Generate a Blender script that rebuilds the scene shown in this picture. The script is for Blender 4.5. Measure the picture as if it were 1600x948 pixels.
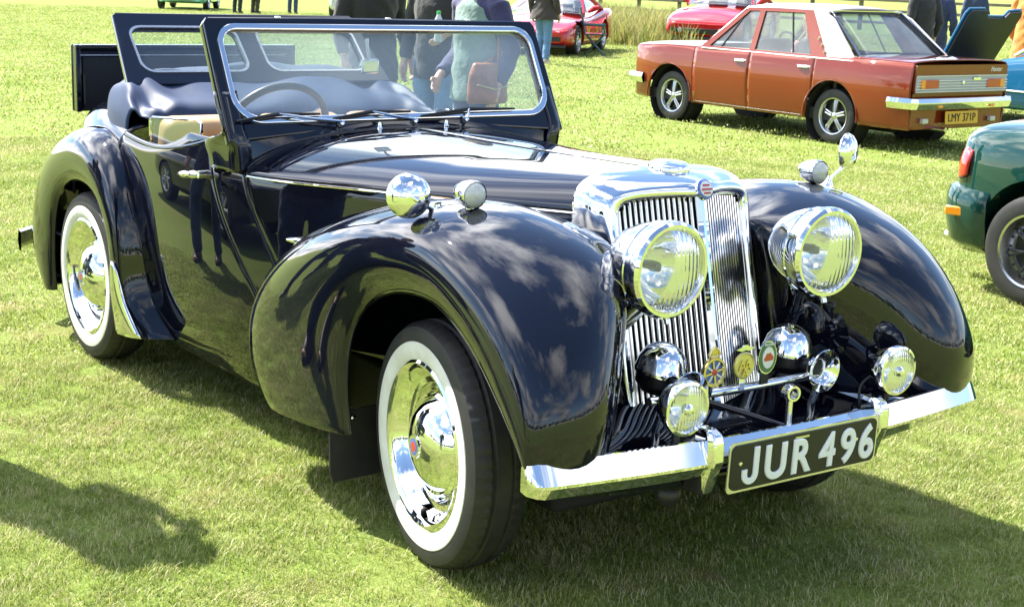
import bpy, bmesh, math, random
import numpy as np
from mathutils import Vector, Matrix

for o in list(bpy.data.objects): bpy.data.objects.remove(o)
SC = bpy.context.scene
COL = SC.collection
rnd = random.Random(7)
rad = math.radians

# ------------------------------------------------------------------ camera
CAM_POS = Vector((3.2911, -2.7606, 1.6281)); YAW, PITCH, ROLL = 2.52593, -0.22157, 0.03718
def cam_axes():
    cy, sy, cp, sp = math.cos(YAW), math.sin(YAW), math.cos(PITCH), math.sin(PITCH)
    f = Vector((cy*cp, sy*cp, sp)); r = Vector((sy, -cy, 0)); u = r.cross(f)
    r2 = r*math.cos(ROLL) + u*math.sin(ROLL); u2 = u*math.cos(ROLL) - r*math.sin(ROLL)
    return r2, u2, f
cd = bpy.data.cameras.new('camera'); cam = bpy.data.objects.new('camera', cd); COL.objects.link(cam)
r_, u_, f_ = cam_axes()
cam.matrix_world = Matrix(((r_.x, u_.x, -f_.x, CAM_POS.x), (r_.y, u_.y, -f_.y, CAM_POS.y), (r_.z, u_.z, -f_.z, CAM_POS.z), (0, 0, 0, 1)))
cd.sensor_width = 36; cd.lens = 36*2308.6/1600; cd.clip_end = 2000; cd.clip_start = 0.05
cd.dof.use_dof = True; cd.dof.focus_distance = 4.4; cd.dof.aperture_fstop = 20
SC.camera = cam

# ------------------------------------------------------------------ sky and sun
SUN_EL = rad(50); SUN_DIR = Vector((-0.957*math.cos(SUN_EL), -0.290*math.cos(SUN_EL), math.sin(SUN_EL)))   # towards the sun
world = bpy.data.worlds.new('World'); SC.world = world; world.use_nodes = True
wn = world.node_tree; wn.nodes.clear()
def N(t, typ, **kw):
    n = t.nodes.new(typ)
    for k, v in kw.items(): setattr(n, k, v)
    return n
def mathn(t, op, a, b=None, clamp=False):
    n = N(t, 'ShaderNodeMath', operation=op); n.use_clamp = clamp
    for i, s in enumerate((a, b)):
        if s is None: continue
        if isinstance(s, (int, float)): n.inputs[i].default_value = s
        else: t.links.new(s, n.inputs[i])
    return n.outputs[0]
def ramp(t, fac, stops):
    n = N(t, 'ShaderNodeValToRGB'); e = n.color_ramp.elements
    while len(e) < len(stops): e.new(0.5)
    for el, (p, c) in zip(e, stops):
        el.position = p; el.color = (*c, 1) if len(c) == 3 else c
    t.links.new(fac, n.inputs[0]); return n.outputs[0]
def mixc(t, fac, a, b, blend='MIX'):
    n = N(t, 'ShaderNodeMix', data_type='RGBA', blend_type=blend)
    for s, v in ((n.inputs[0], fac), (n.inputs[6], a), (n.inputs[7], b)):
        if isinstance(v, (int, float)): s.default_value = v
        elif isinstance(v, tuple): s.default_value = (*v, 1) if len(v) == 3 else v
        else: t.links.new(v, s)
    return n.outputs[2]
sky = N(wn, 'ShaderNodeTexSky', sky_type='NISHITA'); sky.sun_disc = False
sky.sun_elevation = SUN_EL; sky.sun_rotation = math.atan2(SUN_DIR.x, SUN_DIR.y); sky.air_density = 1.0; sky.dust_density = 0.25; sky.ozone_density = 3.5; sky.altitude = 50
tc = N(wn, 'ShaderNodeTexCoord'); sp = N(wn, 'ShaderNodeSeparateXYZ'); wn.links.new(tc.outputs['Generated'], sp.inputs[0])
den = mathn(wn, 'ADD', mathn(wn, 'MAXIMUM', sp.outputs[2], 0.0), 0.30)
cx = mathn(wn, 'DIVIDE', sp.outputs[0], den); cy = mathn(wn, 'DIVIDE', sp.outputs[1], den)
cb = N(wn, 'ShaderNodeCombineXYZ'); wn.links.new(cx, cb.inputs[0]); wn.links.new(cy, cb.inputs[1]); cb.inputs[2].default_value = 5.6   # slice of the cloud field
nz = N(wn, 'ShaderNodeTexNoise'); wn.links.new(cb.outputs[0], nz.inputs['Vector'])
nz.inputs['Scale'].default_value = 1.15; nz.inputs['Detail'].default_value = 12; nz.inputs['Roughness'].default_value = 0.6; nz.inputs['Distortion'].default_value = 0.25
nz2 = N(wn, 'ShaderNodeTexNoise'); wn.links.new(cb.outputs[0], nz2.inputs['Vector'])
nz2.inputs['Scale'].default_value = 2.3; nz2.inputs['Detail'].default_value = 6
cover = ramp(wn, nz.outputs['Fac'], [(0.465, (0, 0, 0)), (0.575, (1, 1, 1))])
shade = ramp(wn, nz2.outputs['Fac'], [(0.35, (1.8, 2.0, 2.4)), (0.62, (6.8, 6.8, 6.9))])
dt = N(wn, 'ShaderNodeVectorMath', operation='DOT_PRODUCT'); wn.links.new(tc.outputs['Generated'], dt.inputs[0]); dt.inputs[1].default_value = SUN_DIR
glow = mathn(wn, 'ADD', 1.0, mathn(wn, 'MULTIPLY', mathn(wn, 'POWER', mathn(wn, 'MAXIMUM', dt.outputs['Value'], 0.0), 1.5), 2.3))     # clouds scatter forward: brighter towards the sun
sv = N(wn, 'ShaderNodeVectorMath', operation='SCALE'); wn.links.new(shade, sv.inputs[0]); wn.links.new(glow, sv.inputs['Scale'])
skyc = mixc(wn, cover, sky.outputs[0], sv.outputs[0])
bg = N(wn, 'ShaderNodeBackground'); wn.links.new(skyc, bg.inputs[0]); bg.inputs[1].default_value = 0.1
wo = N(wn, 'ShaderNodeOutputWorld'); wn.links.new(bg.outputs[0], wo.inputs[0])
sd = bpy.data.lights.new('sun', 'SUN'); sd.energy = 5.0; sd.angle = rad(0.53); sd.color = (1.0, 0.955, 0.87)
sun = bpy.data.objects.new('sun', sd); COL.objects.link(sun); sun.rotation_euler = (-SUN_DIR).to_track_quat('-Z', 'Y').to_euler(); sun.location = SUN_DIR*30
SC.view_settings.view_transform = 'Standard'; SC.view_settings.look = 'None'; SC.view_settings.gamma = 1
SC.view_settings.exposure = 1.68; SC.view_settings.use_curve_mapping = False
SC.render.engine = 'CYCLES'
SC.cycles.max_bounces = 10; SC.cycles.transparent_max_bounces = 16; SC.cycles.glossy_bounces = 6; SC.cycles.transmission_bounces = 8
SC.cycles.caustics_reflective = False; SC.cycles.caustics_refractive = False; SC.cycles.sample_clamp_indirect = 6

# ------------------------------------------------------------------ materials
MAT = {}
def pmat(name, base, rough=0.5, metal=0.0, coat=0.0, var=0.0, vscale=6.0, bump=0.0, bscale=40.0, spec=0.5, bdist=0.01, dirt=None, sheen=0.0):
    """Principled material with optional noise colour variation, bump and a dirt tint"""
    m = bpy.data.materials.new(name); m.use_nodes = True; t = m.node_tree; b = t.nodes['Principled BSDF']
    b.inputs['Base Color'].default_value = (*base, 1); b.inputs['Roughness'].default_value = rough; b.inputs['Metallic'].default_value = metal
    b.inputs['Coat Weight'].default_value = coat; b.inputs['Coat Roughness'].default_value = 0.02; b.inputs['Specular IOR Level'].default_value = spec
    if sheen: b.inputs['Sheen Weight'].default_value = sheen
    co = N(t, 'ShaderNodeTexCoord')
    if var or dirt:
        n = N(t, 'ShaderNodeTexNoise'); n.inputs['Scale'].default_value = vscale; n.inputs['Detail'].default_value = 6; t.links.new(co.outputs['Object'], n.inputs['Vector'])
        c2 = dirt if dirt else tuple(min(1, c*(1+var)) for c in base); c1 = base if dirt else tuple(c*(1-var) for c in base)
        t.links.new(ramp(t, n.outputs['Fac'], [(0.35, c1), (0.7, c2)]), b.inputs['Base Color'])
    if bump:
        n = N(t, 'ShaderNodeTexNoise'); n.inputs['Scale'].default_value = bscale; n.inputs['Detail'].default_value = 4; t.links.new(co.outputs['Object'], n.inputs['Vector'])
        bp = N(t, 'ShaderNodeBump'); bp.inputs['Strength'].default_value = bump; bp.inputs['Distance'].default_value = bdist
        t.links.new(n.outputs['Fac'], bp.inputs['Height']); t.links.new(bp.outputs[0], b.inputs['Normal'])
    MAT[name] = m; return m
def car_paint(name, base, rough=0.02, flake=0.0):
    m = pmat(name, base, rough, 0.0, 1.0, spec=0.12); t = m.node_tree; b = t.nodes['Principled BSDF']
    co = N(t, 'ShaderNodeTexCoord'); n = N(t, 'ShaderNodeTexNoise'); n.inputs['Scale'].default_value = 5; n.inputs['Detail'].default_value = 8; n.inputs['Roughness'].default_value = 0.7
    t.links.new(co.outputs['Object'], n.inputs['Vector'])
    t.links.new(mixc(t, ramp(t, n.outputs['Fac'], [(0.45, (0, 0, 0)), (0.85, (0.014, 0.014, 0.014))]), (*base, 1), (0.16, 0.15, 0.12, 1)), b.inputs['Base Color'])   # thin dust film
    cr = ramp(t, n.outputs['Fac'], [(0.4, (0.0,)*3), (0.8, (0.014,)*3)]); t.links.new(cr, b.inputs['Coat Roughness'])
    return m
car_paint('black_paint', (0.0035, 0.0042, 0.0105)); car_paint('orange_paint', (0.20, 0.030, 0.010)); car_paint('red_paint', (0.42, 0.012, 0.016))
car_paint('green_paint', (0.006, 0.04, 0.032)); car_paint('blue_paint', (0.012, 0.11, 0.24)); car_paint('teal_paint', (0.22, 0.60, 0.50)); car_paint('silver_paint', (0.5, 0.52, 0.55))
pmat('chrome', (0.86, 0.86, 0.85), 0.035, 1.0, bump=0.02, bscale=9, bdist=0.004); pmat('slat_chrome', (0.86, 0.86, 0.85), 0.16, 1.0); pmat('dull_chrome', (0.6, 0.6, 0.58), 0.2, 1.0, bump=0.05)
pmat('rubber', (0.012, 0.012, 0.013), 0.62, var=0.3, vscale=14, bump=0.25, bscale=160, bdist=0.002, dirt=(0.026, 0.024, 0.02))
pmat('whitewall', (0.74, 0.73, 0.69), 0.5, dirt=(0.62, 0.60, 0.52), vscale=12, bump=0.1, bscale=80, bdist=0.002)
pmat('black_trim', (0.008, 0.008, 0.009), 0.45, bump=0.1, bscale=60, bdist=0.002); pmat('underbody', (0.01, 0.01, 0.01), 0.8, bump=0.3, bscale=30)
pmat('hood_cloth', (0.011, 0.029, 0.082), 0.55, spec=0.3, sheen=0.05, bump=0.35, bscale=420, bdist=0.001, var=0.2, vscale=5)
pmat('tan_leather', (0.52, 0.33, 0.17), 0.45, var=0.12, vscale=8, bump=0.2, bscale=180, bdist=0.001)
pmat('grey_plastic', (0.055, 0.05, 0.045), 0.35, var=0.2); pmat('steel_dark', (0.05, 0.05, 0.052), 0.45, 0.6)
pmat('plate_black', (0.012, 0.012, 0.010), 0.4, bump=0.05); pmat('plate_silver', (0.75, 0.75, 0.72), 0.22, 0.9); pmat('letter_silver', (0.82, 0.82, 0.80), 0.35, 0.0); pmat('trim_silver', (0.66, 0.67, 0.68), 0.3, 0.2); pmat('plate_yellow', (0.72, 0.42, 0.02), 0.4); pmat('ink_black', (0.01, 0.01, 0.01), 0.5)
pmat('enamel_red', (0.5, 0.02, 0.02), 0.2, coat=1); pmat('enamel_green', (0.01, 0.12, 0.05), 0.2, coat=1); pmat('enamel_white', (0.75, 0.75, 0.72), 0.25, coat=1); pmat('enamel_blue', (0.05, 0.12, 0.42), 0.2, coat=1)
pmat('brass', (0.72, 0.58, 0.26), 0.22, 1.0, var=0.15, vscale=60); pmat('badge_yellow', (0.70, 0.62, 0.18), 0.3, 0.4, coat=1)
pmat('amber_lens', (0.85, 0.27, 0.01), 0.15, coat=1); pmat('red_lens', (0.5, 0.012, 0.012), 0.12, coat=1); pmat('dark_orange_lens', (0.45, 0.018, 0.012), 0.12, coat=1); pmat('clear_lens', (0.55, 0.55, 0.53), 0.12, coat=1, bump=0.3, bscale=90)
pmat('silver_panel', (0.40, 0.42, 0.45), 0.4, 0.0); pmat('vinyl_roof', (0.48, 0.46, 0.47), 0.5, bump=0.2, bscale=300, bdist=0.001); pmat('dark_interior', (0.03, 0.028, 0.026), 0.7, var=0.3); pmat('alloy', (0.55, 0.55, 0.56), 0.22, 1.0)
pmat('skin', (0.55, 0.33, 0.24), 0.5, var=0.08, vscale=12); pmat('hair_blonde', (0.45, 0.30, 0.14), 0.6, var=0.3, vscale=40, bump=0.5, bscale=60); pmat('hair_brown', (0.06, 0.035, 0.02), 0.6, var=0.3, vscale=40, bump=0.5, bscale=60)
for nm, c in dict(cloth_black=(0.017, 0.017, 0.019), cloth_brown=(0.035, 0.025, 0.022), denim=(0.10, 0.20, 0.38), denim_dark=(0.03, 0.05, 0.11), cloth_teal=(0.15, 0.23, 0.20), cloth_navy=(0.03, 0.028, 0.09), cloth_red=(0.55, 0.03, 0.035),
                  cloth_orange=(0.60, 0.21, 0.03), cloth_blue=(0.02, 0.035, 0.09), cloth_pattern=(0.10, 0.12, 0.16), cloth_olive=(0.05, 0.045, 0.025), cloth_pink=(0.7, 0.3, 0.33)).items():
    pmat(nm, c, 0.85, var=0.18, vscale=7, bump=0.5, bscale=22, bdist=0.02, sheen=0.2)
pmat('bag_leather', (0.30, 0.11, 0.045), 0.42, var=0.25, vscale=9, bump=0.2); pmat('shoe_dark', (0.02, 0.018, 0.016), 0.5); pmat('shoe_pale', (0.5, 0.42, 0.36), 0.6)
pmat('fence_wood', (0.13, 0.105, 0.08), 0.8, var=0.35, vscale=5, bump=0.5, bscale=25)
pmat('bark', (0.09, 0.07, 0.05), 0.9, var=0.3, bump=0.6, bscale=20); pmat('bottle_plastic', (0.5, 0.55, 0.6), 0.2); pmat('bottle_cap', (0.05, 0.45, 0.12), 0.4); pmat('label_blue', (0.04, 0.10, 0.4), 0.4)

def glass_mat(name, tint=(0.9, 0.94, 0.93), haze=0.05, refl=1.0, hazecol=(0.8, 0.85, 0.9)):
    m = bpy.data.materials.new(name); m.use_nodes = True; t = m.node_tree; t.nodes.clear()
    tr = N(t, 'ShaderNodeBsdfTransparent'); tr.inputs[0].default_value = (*tint, 1)
    gl = N(t, 'ShaderNodeBsdfGlossy'); gl.inputs['Roughness'].default_value = 0.02; gl.inputs[0].default_value = (1, 1, 1, 1)
    df = N(t, 'ShaderNodeBsdfDiffuse'); df.inputs[0].default_value = (*hazecol, 1)
    fr = N(t, 'ShaderNodeFresnel'); gg = N(t, 'ShaderNodeNewGeometry'); t.links.new(mathn(t, 'ADD', 1.5, mathn(t, 'MULTIPLY', gg.outputs['Backfacing'], 1/1.5-1.5)), fr.inputs[0])
    co = N(t, 'ShaderNodeTexCoord'); n = N(t, 'ShaderNodeTexNoise'); n.inputs['Scale'].default_value = 3; n.inputs['Detail'].default_value = 1; t.links.new(co.outputs['Object'], n.inputs['Vector'])
    hz = mathn(t, 'MULTIPLY', n.outputs['Fac'], haze*2)
    m1 = N(t, 'ShaderNodeMixShader'); t.links.new(hz, m1.inputs[0]); t.links.new(tr.outputs[0], m1.inputs[1]); t.links.new(df.outputs[0], m1.inputs[2])
    m2 = N(t, 'ShaderNodeMixShader'); t.links.new(mathn(t, 'MULTIPLY', fr.outputs[0], refl, True), m2.inputs[0]); t.links.new(m1.outputs[0], m2.inputs[1]); t.links.new(gl.outputs[0], m2.inputs[2])
    o = N(t, 'ShaderNodeOutputMaterial'); t.links.new(m2.outputs[0], o.inputs[0]); MAT[name] = m
glass_mat('screen_glass', haze=0.12); glass_mat('car_glass', (0.80, 0.84, 0.83), 0.03, 1.1); glass_mat('clear_glass', haze=0.02)
def lens_mat(name, scale, conc):
    m = bpy.data.materials.new(name); m.use_nodes = True; t = m.node_tree; t.nodes.clear()
    co = N(t, 'ShaderNodeTexCoord'); w = N(t, 'ShaderNodeTexWave', wave_type='BANDS', bands_direction='Y'); w.inputs['Scale'].default_value = scale; w.inputs['Distortion'].default_value = 0.4
    t.links.new(co.outputs['Object'], w.inputs['Vector']); h = w.outputs['Fac']
    if conc:
        w2 = N(t, 'ShaderNodeTexWave', wave_type='RINGS', rings_direction='X'); w2.inputs['Scale'].default_value = scale*0.8
        mp = N(t, 'ShaderNodeMapping'); mp.inputs['Location'].default_value = (0, 0, 0.03); t.links.new(co.outputs['Object'], mp.inputs[0]); t.links.new(mp.outputs[0], w2.inputs['Vector'])
        h = mathn(t, 'ADD', h, w2.outputs['Fac'])
    bp = N(t, 'ShaderNodeBump'); bp.inputs['Strength'].default_value = 0.35; bp.inputs['Distance'].default_value = 0.003; t.links.new(h, bp.inputs['Height'])
    rf = N(t, 'ShaderNodeBsdfRefraction'); rf.inputs['IOR'].default_value = 1.08; rf.inputs['Roughness'].default_value = 0.03; rf.inputs[0].default_value = (0.97, 0.98, 0.96, 1); t.links.new(bp.outputs[0], rf.inputs['Normal'])
    gl = N(t, 'ShaderNodeBsdfGlossy'); gl.inputs['Roughness'].default_value = 0.03; t.links.new(bp.outputs[0], gl.inputs['Normal'])
    fr = N(t, 'ShaderNodeFresnel'); fr.inputs[0].default_value = 1.5
    mx = N(t, 'ShaderNodeMixShader'); t.links.new(fr.outputs[0], mx.inputs[0]); t.links.new(rf.outputs[0], mx.inputs[1]); t.links.new(gl.outputs[0], mx.inputs[2])
    df = N(t, 'ShaderNodeBsdfDiffuse'); df.inputs[0].default_value = (.85, .86, .86, 1); m3 = N(t, 'ShaderNodeMixShader'); m3.inputs[0].default_value = .16; t.links.new(mx.outputs[0], m3.inputs[1]); t.links.new(df.outputs[0], m3.inputs[2])
    o = N(t, 'ShaderNodeOutputMaterial'); t.links.new(m3.outputs[0], o.inputs[0]); MAT[name] = m
lens_mat('lens_big', 20, False); lens_mat('lens_fog', 34, False)

# ------------------------------------------------------------------ mesh helpers
def mesh_obj(name, verts, faces, mat, parent=None, smooth=35, loc=None, mats=None, fmat=None):
    me = bpy.data.meshes.new(name); me.from_pydata([tuple(map(float, v)) for v in verts], [], [tuple(map(int, f)) for f in faces]); me.update()
    for mm in (mats or [mat]): me.materials.append(MAT[mm] if isinstance(mm, str) else mm)
    if fmat is not None:
        for p, k in zip(me.polygons, fmat): p.material_index = k
    if smooth:
        me.shade_smooth(); me.set_sharp_from_angle(angle=rad(smooth))
    ob = bpy.data.objects.new(name, me); COL.objects.link(ob)
    if parent: ob.parent = parent
    if loc: ob.location = loc
    return ob
def root(name, label, cat, loc=(0, 0, 0), rz=0.0, group=None, scale=1.0):
    e = bpy.data.objects.new(name, None); COL.objects.link(e); e.location = loc; e.rotation_euler = (0, 0, rz); e.scale = (scale,)*3
    e.empty_display_size = 0.2; e['label'] = label; e['category'] = cat
    if group: e['group'] = group
    return e
def tag(o, label, cat, group=None):
    o['label'] = label; o['category'] = cat
    if group: o['group'] = group
    return o
def solid(ob, th, off=-1, bev=0.0):
    md = ob.modifiers.new('s', 'SOLIDIFY'); md.thickness = th; md.offset = off; md.use_rim = True
    if bev:
        b = ob.modifiers.new('b', 'BEVEL'); b.width = bev; b.segments = 2; b.limit_method = 'ANGLE'; b.angle_limit = rad(50)
    return ob
def nat_matrix(tk, te):
    """matrix mapping knot values to a natural cubic spline evaluated at te"""
    n = len(tk); h = np.diff(tk); A = np.eye(n); B = np.zeros((n, n))
    for i in range(1, n-1):
        A[i, i-1] = h[i-1]; A[i, i] = 2*(h[i-1]+h[i]); A[i, i+1] = h[i]
        B[i, i-1] = 6/h[i-1]; B[i, i] = -6/h[i-1]-6/h[i]; B[i, i+1] = 6/h[i]
    M2 = np.linalg.solve(A, B); out = np.zeros((len(te), n))
    for r, t in enumerate(te):
        i = min(max(np.searchsorted(tk, t)-1, 0), n-2); d = h[i]; a = (tk[i+1]-t)/d; b = (t-tk[i])/d
        out[r, i] += a; out[r, i+1] += b; out[r] += ((a**3-a)*M2[i]+(b**3-b)*M2[i+1])*d*d/6
    return out
def knots(P):
    d = np.linalg.norm(np.diff(P, axis=0), axis=-1)
    d = d.mean(axis=1) if d.ndim > 1 else d
    d = np.sqrt(np.maximum(d, 1e-4)); return np.concatenate([[0], np.cumsum(d)])/d.sum()
def spline(P, n):
    P = np.asarray(P, float); tk = knots(P); return nat_matrix(tk, np.linspace(0, 1, n)) @ P
def interp(xk, yk):
    """smooth scalar function through (xk, yk)"""
    xk = np.asarray(xk, float); yk = np.asarray(yk, float)
    if xk[0] > xk[-1]: xk, yk = xk[::-1], yk[::-1]
    def f(x):
        x = float(min(max(x, xk[0]), xk[-1])); return float((nat_matrix(xk, [x]) @ yk)[0])
    return f
def grid_pts(C, nu, nv):
    C = np.asarray(C, float); ku = knots(C); kv = knots(C.transpose(1, 0, 2))
    Mu = nat_matrix(ku, np.linspace(0, 1, nu)); Mv = nat_matrix(kv, np.linspace(0, 1, nv))
    return np.einsum('ai,ijk,bj->abk', Mu, C, Mv)
def grid_faces(nu, nv, flip=False, cu=False, cv=False):
    F = []
    for i in range(nu if cu else nu-1):
        for j in range(nv if cv else nv-1):
            a, b, c, d = i*nv+j, ((i+1) % nu)*nv+j, ((i+1) % nu)*nv+(j+1) % nv, i*nv+(j+1) % nv
            F.append((a, d, c, b) if flip else (a, b, c, d))
    return F
def grid_obj(name, G, mat, parent, flip=False, th=0, cu=False, cv=False, smooth=40, off=-1, bev=0):
    nu, nv = G.shape[:2]
    o = mesh_obj(name, G.reshape(-1, 3), grid_faces(nu, nv, flip, cu, cv), mat, parent, smooth)
    if th: solid(o, th, off, bev)
    return o
def mir(G): G = np.array(G, float); G[..., 1] *= -1; return G
def frame_of(d):
    d = Vector(d).normalized(); a = Vector((0, 0, 1)) if abs(d.z) < 0.9 else Vector((1, 0, 0)); u = d.cross(a).normalized(); return d, u, d.cross(u)
def tube_vf(path, rad_, n=10, caps=True, base=0):
    P = [Vector(p) for p in path]; R = rad_ if isinstance(rad_, (list, tuple)) else [rad_]*len(P); V = []; F = []
    up = None
    for i, p in enumerate(P):
        d = (P[min(i+1, len(P)-1)]-P[max(i-1, 0)]).normalized()
        if up is None: _, u, w = frame_of(d)
        else:
            u = (up-d*up.dot(d)).normalized(); w = d.cross(u)
        up = u
        for k in range(n):
            a = 2*math.pi*k/n; V.append(p+u*math.cos(a)*R[i]+w*math.sin(a)*R[i])
    for i in range(len(P)-1):
        for k in range(n):
            a, b = i*n+k, i*n+(k+1) % n; F.append((base+a, base+b, base+b+n, base+a+n))
    if caps: F.append(tuple(base+k for k in range(n))[::-1]); F.append(tuple(base+(len(P)-1)*n+k for k in range(n)))
    return V, F
def tube(name, path, r, mat, parent=None, n=10, sm=40):
    V, F = tube_vf(path, r, n); return mesh_obj(name, V, F, mat, parent, sm)
def lathe(name, prof, mat, parent, origin=(0, 0, 0), axis=(1, 0, 0), n=40, smooth=35, mats=None, pm=None, closed=False):
    """prof: list of (radius, distance along axis)"""
    d, u, w = frame_of(axis); o = Vector(origin); V = []; F = []; fm = []
    for (r, h) in prof:
        for k in range(n):
            a = 2*math.pi*k/n; V.append(o+d*h+u*r*math.cos(a)+w*r*math.sin(a))
    for i in range(len(prof)-(0 if closed else 1)):
        for k in range(n):
            a, b = i*n+k, i*n+(k+1) % n; i2 = (i+1) % len(prof); c, e = i2*n+(k+1) % n, i2*n+k
            F.append((a, b, c, e)); fm.append(pm[i] if pm else 0)
    return mesh_obj(name, V, F, mat, parent, smooth, mats=mats, fmat=fm if pm else None)
def box_vf(c, s, base=0, M=None):
    V = []; 
    for dx in (-.5, .5):
        for dy in (-.5, .5):
            for dz in (-.5, .5):
                p = Vector((dx*s[0], dy*s[1], dz*s[2])); p = (M @ p if M else p)+Vector(c); V.append(p)
    F = [(0, 1, 3, 2), (4, 6, 7, 5), (0, 4, 5, 1), (2, 3, 7, 6), (0, 2, 6, 4), (1, 5, 7, 3)]
    return V, [tuple(base+i for i in f) for f in F]
def box(name, c, s, mat, parent=None, bev=0.0, M=None, seg=2):
    V, F = box_vf(c, s, 0, M); o = mesh_obj(name, V, F, mat, parent, 30 if bev else 0)
    if bev:
        b = o.modifiers.new('b', 'BEVEL'); b.width = bev; b.segments = seg
    return o
def multi(name, parts, mat, parent=None, smooth=35):
    """join several (verts, faces) lists into one mesh"""
    V, F = [], []
    for v, f in parts:
        b = len(V); V += list(v); F += [tuple(b+i for i in q) for q in f]
    return mesh_obj(name, V, F, mat, parent, smooth)
def rrect(x0, x1, z0, z1, r, n=6):
    """rounded rectangle loop; r = scalar or 4 radii (bl, br, tr, tl)"""
    r = (r,)*4 if not isinstance(r, (list, tuple)) else r; out = []
    for (cx_, cz_, a0, rr) in ((x0, z0, 180, r[0]), (x1, z0, 270, r[1]), (x1, z1, 0, r[2]), (x0, z1, 90, r[3])):
        ox = cx_+(rr if cx_ == x0 else -rr); oz = cz_+(rr if cz_ == z0 else -rr)
        for k in range(n+1):
            a = rad(a0+90*k/n); out.append((ox+rr*math.cos(a), oz+rr*math.sin(a)))
    return out
def plate(name, loops, org, ud, vd, th, mat, parent=None, bev=0.0):
    """filled plate with holes: 2D loops mapped on origin + u*ud + v*vd, extruded by th"""
    cu = bpy.data.curves.new('tmp', 'CURVE'); cu.dimensions = '2D'; cu.fill_mode = 'BOTH'; cu.extrude = th/2-bev; cu.bevel_depth = bev; cu.bevel_resolution = 1
    for lp in loops:
        s = cu.splines.new('POLY'); s.points.add(len(lp)-1); s.use_cyclic_u = True
        for p, (a, b) in zip(s.points, lp): p.co = (a, b, 0, 1)
    to = bpy.data.objects.new('tmp', cu); me = bpy.data.meshes.new_from_object(to); bpy.data.objects.remove(to)
    ud = Vector(ud).normalized(); vd = Vector(vd).normalized(); nd = ud.cross(vd); o = Vector(org)
    V = [o+ud*v.co.x+vd*v.co.y+nd*v.co.z for v in me.vertices]; F = [tuple(p.vertices) for p in me.polygons]; bpy.data.meshes.remove(me)
    return mesh_obj(name, V, F, mat, parent, 30)
def text_mesh(name, s, size, org, ud, vd, th, mat, parent, bev=0.0, sx=1.0, shear=0.0, bold=0.0):
    cu = bpy.data.curves.new('tmp', 'FONT'); cu.body = s; cu.size = size; cu.extrude = th/2; cu.bevel_depth = bev; cu.bevel_resolution = 0; cu.align_x = 'CENTER'; cu.shear = shear; cu.offset = bold
    to = bpy.data.objects.new('tmp', cu); me = bpy.data.meshes.new_from_object(to); bpy.data.objects.remove(to)
    ud = Vector(ud).normalized(); vd = Vector(vd).normalized(); nd = ud.cross(vd); o = Vector(org)
    V = [o+ud*v.co.x*sx+vd*v.co.y+nd*v.co.z for v in me.vertices]; F = [tuple(p.vertices) for p in me.polygons]; bpy.data.meshes.remove(me)
    return mesh_obj(name, V, F, mat, parent, 0)

WORK = bpy.data.scenes.new('workbench_tmp')      # small side scene in which modifiers are baked, removed at the end
def bake(ob, extra=()):
    """evaluate ob's modifiers in the side scene and keep the plain mesh"""
    for o in (ob, *extra):
        WORK.collection.objects.link(o)
        for c in list(o.users_collection):
            if c is not WORK.collection: c.objects.unlink(o)
    vl = WORK.view_layers[0]; vl.update(); nm = bpy.data.meshes.new_from_object(ob.evaluated_get(vl.depsgraph)); ob.modifiers.clear(); old = ob.data; ob.data = nm; bpy.data.meshes.remove(old)
    WORK.collection.objects.unlink(ob); COL.objects.link(ob)
    for o in extra: bpy.data.objects.remove(o)
    return nm
# ------------------------------------------------------------------ ground, lawn, fence, weeds, far woodland
def ground_mat():
    m = bpy.data.materials.new('lawn_soil'); m.use_nodes = True; t = m.node_tree; b = t.nodes['Principled BSDF']; b.inputs['Roughness'].default_value = 0.95; b.inputs['Specular IOR Level'].default_value = 0.1
    co = N(t, 'ShaderNodeTexCoord')
    def nz_(s, d=6, r=.6):
        n = N(t, 'ShaderNodeTexNoise'); n.inputs['Scale'].default_value = s; n.inputs['Detail'].default_value = d; n.inputs['Roughness'].default_value = r; t.links.new(co.outputs['Object'], n.inputs['Vector']); return n.outputs['Fac']
    fine = ramp(t, nz_(55, 8, .75), [(0.30, (0.060, 0.095, 0.016)), (0.50, (0.17, 0.235, 0.045)), (0.68, (0.30, 0.34, 0.10))])
    mid = mixc(t, ramp(t, nz_(1.1), [(0.38, (0, 0, 0)), (0.66, (0.5, 0.5, 0.5))]), fine, (0.24, 0.28, 0.085, 1))
    bare = mixc(t, ramp(t, nz_(3.2, 5), [(0.56, (0, 0, 0)), (0.70, (0.75, 0.75, 0.75))]), mid, (0.25, 0.185, 0.09, 1))
    t.links.new(bare, b.inputs['Base Color'])
    bp = N(t, 'ShaderNodeBump'); bp.inputs['Strength'].default_value = .7; bp.inputs['Distance'].default_value = .03; t.links.new(nz_(70, 6, .7), bp.inputs['Height']); t.links.new(bp.outputs[0], b.inputs['Normal']); MAT['lawn_soil'] = m
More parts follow.
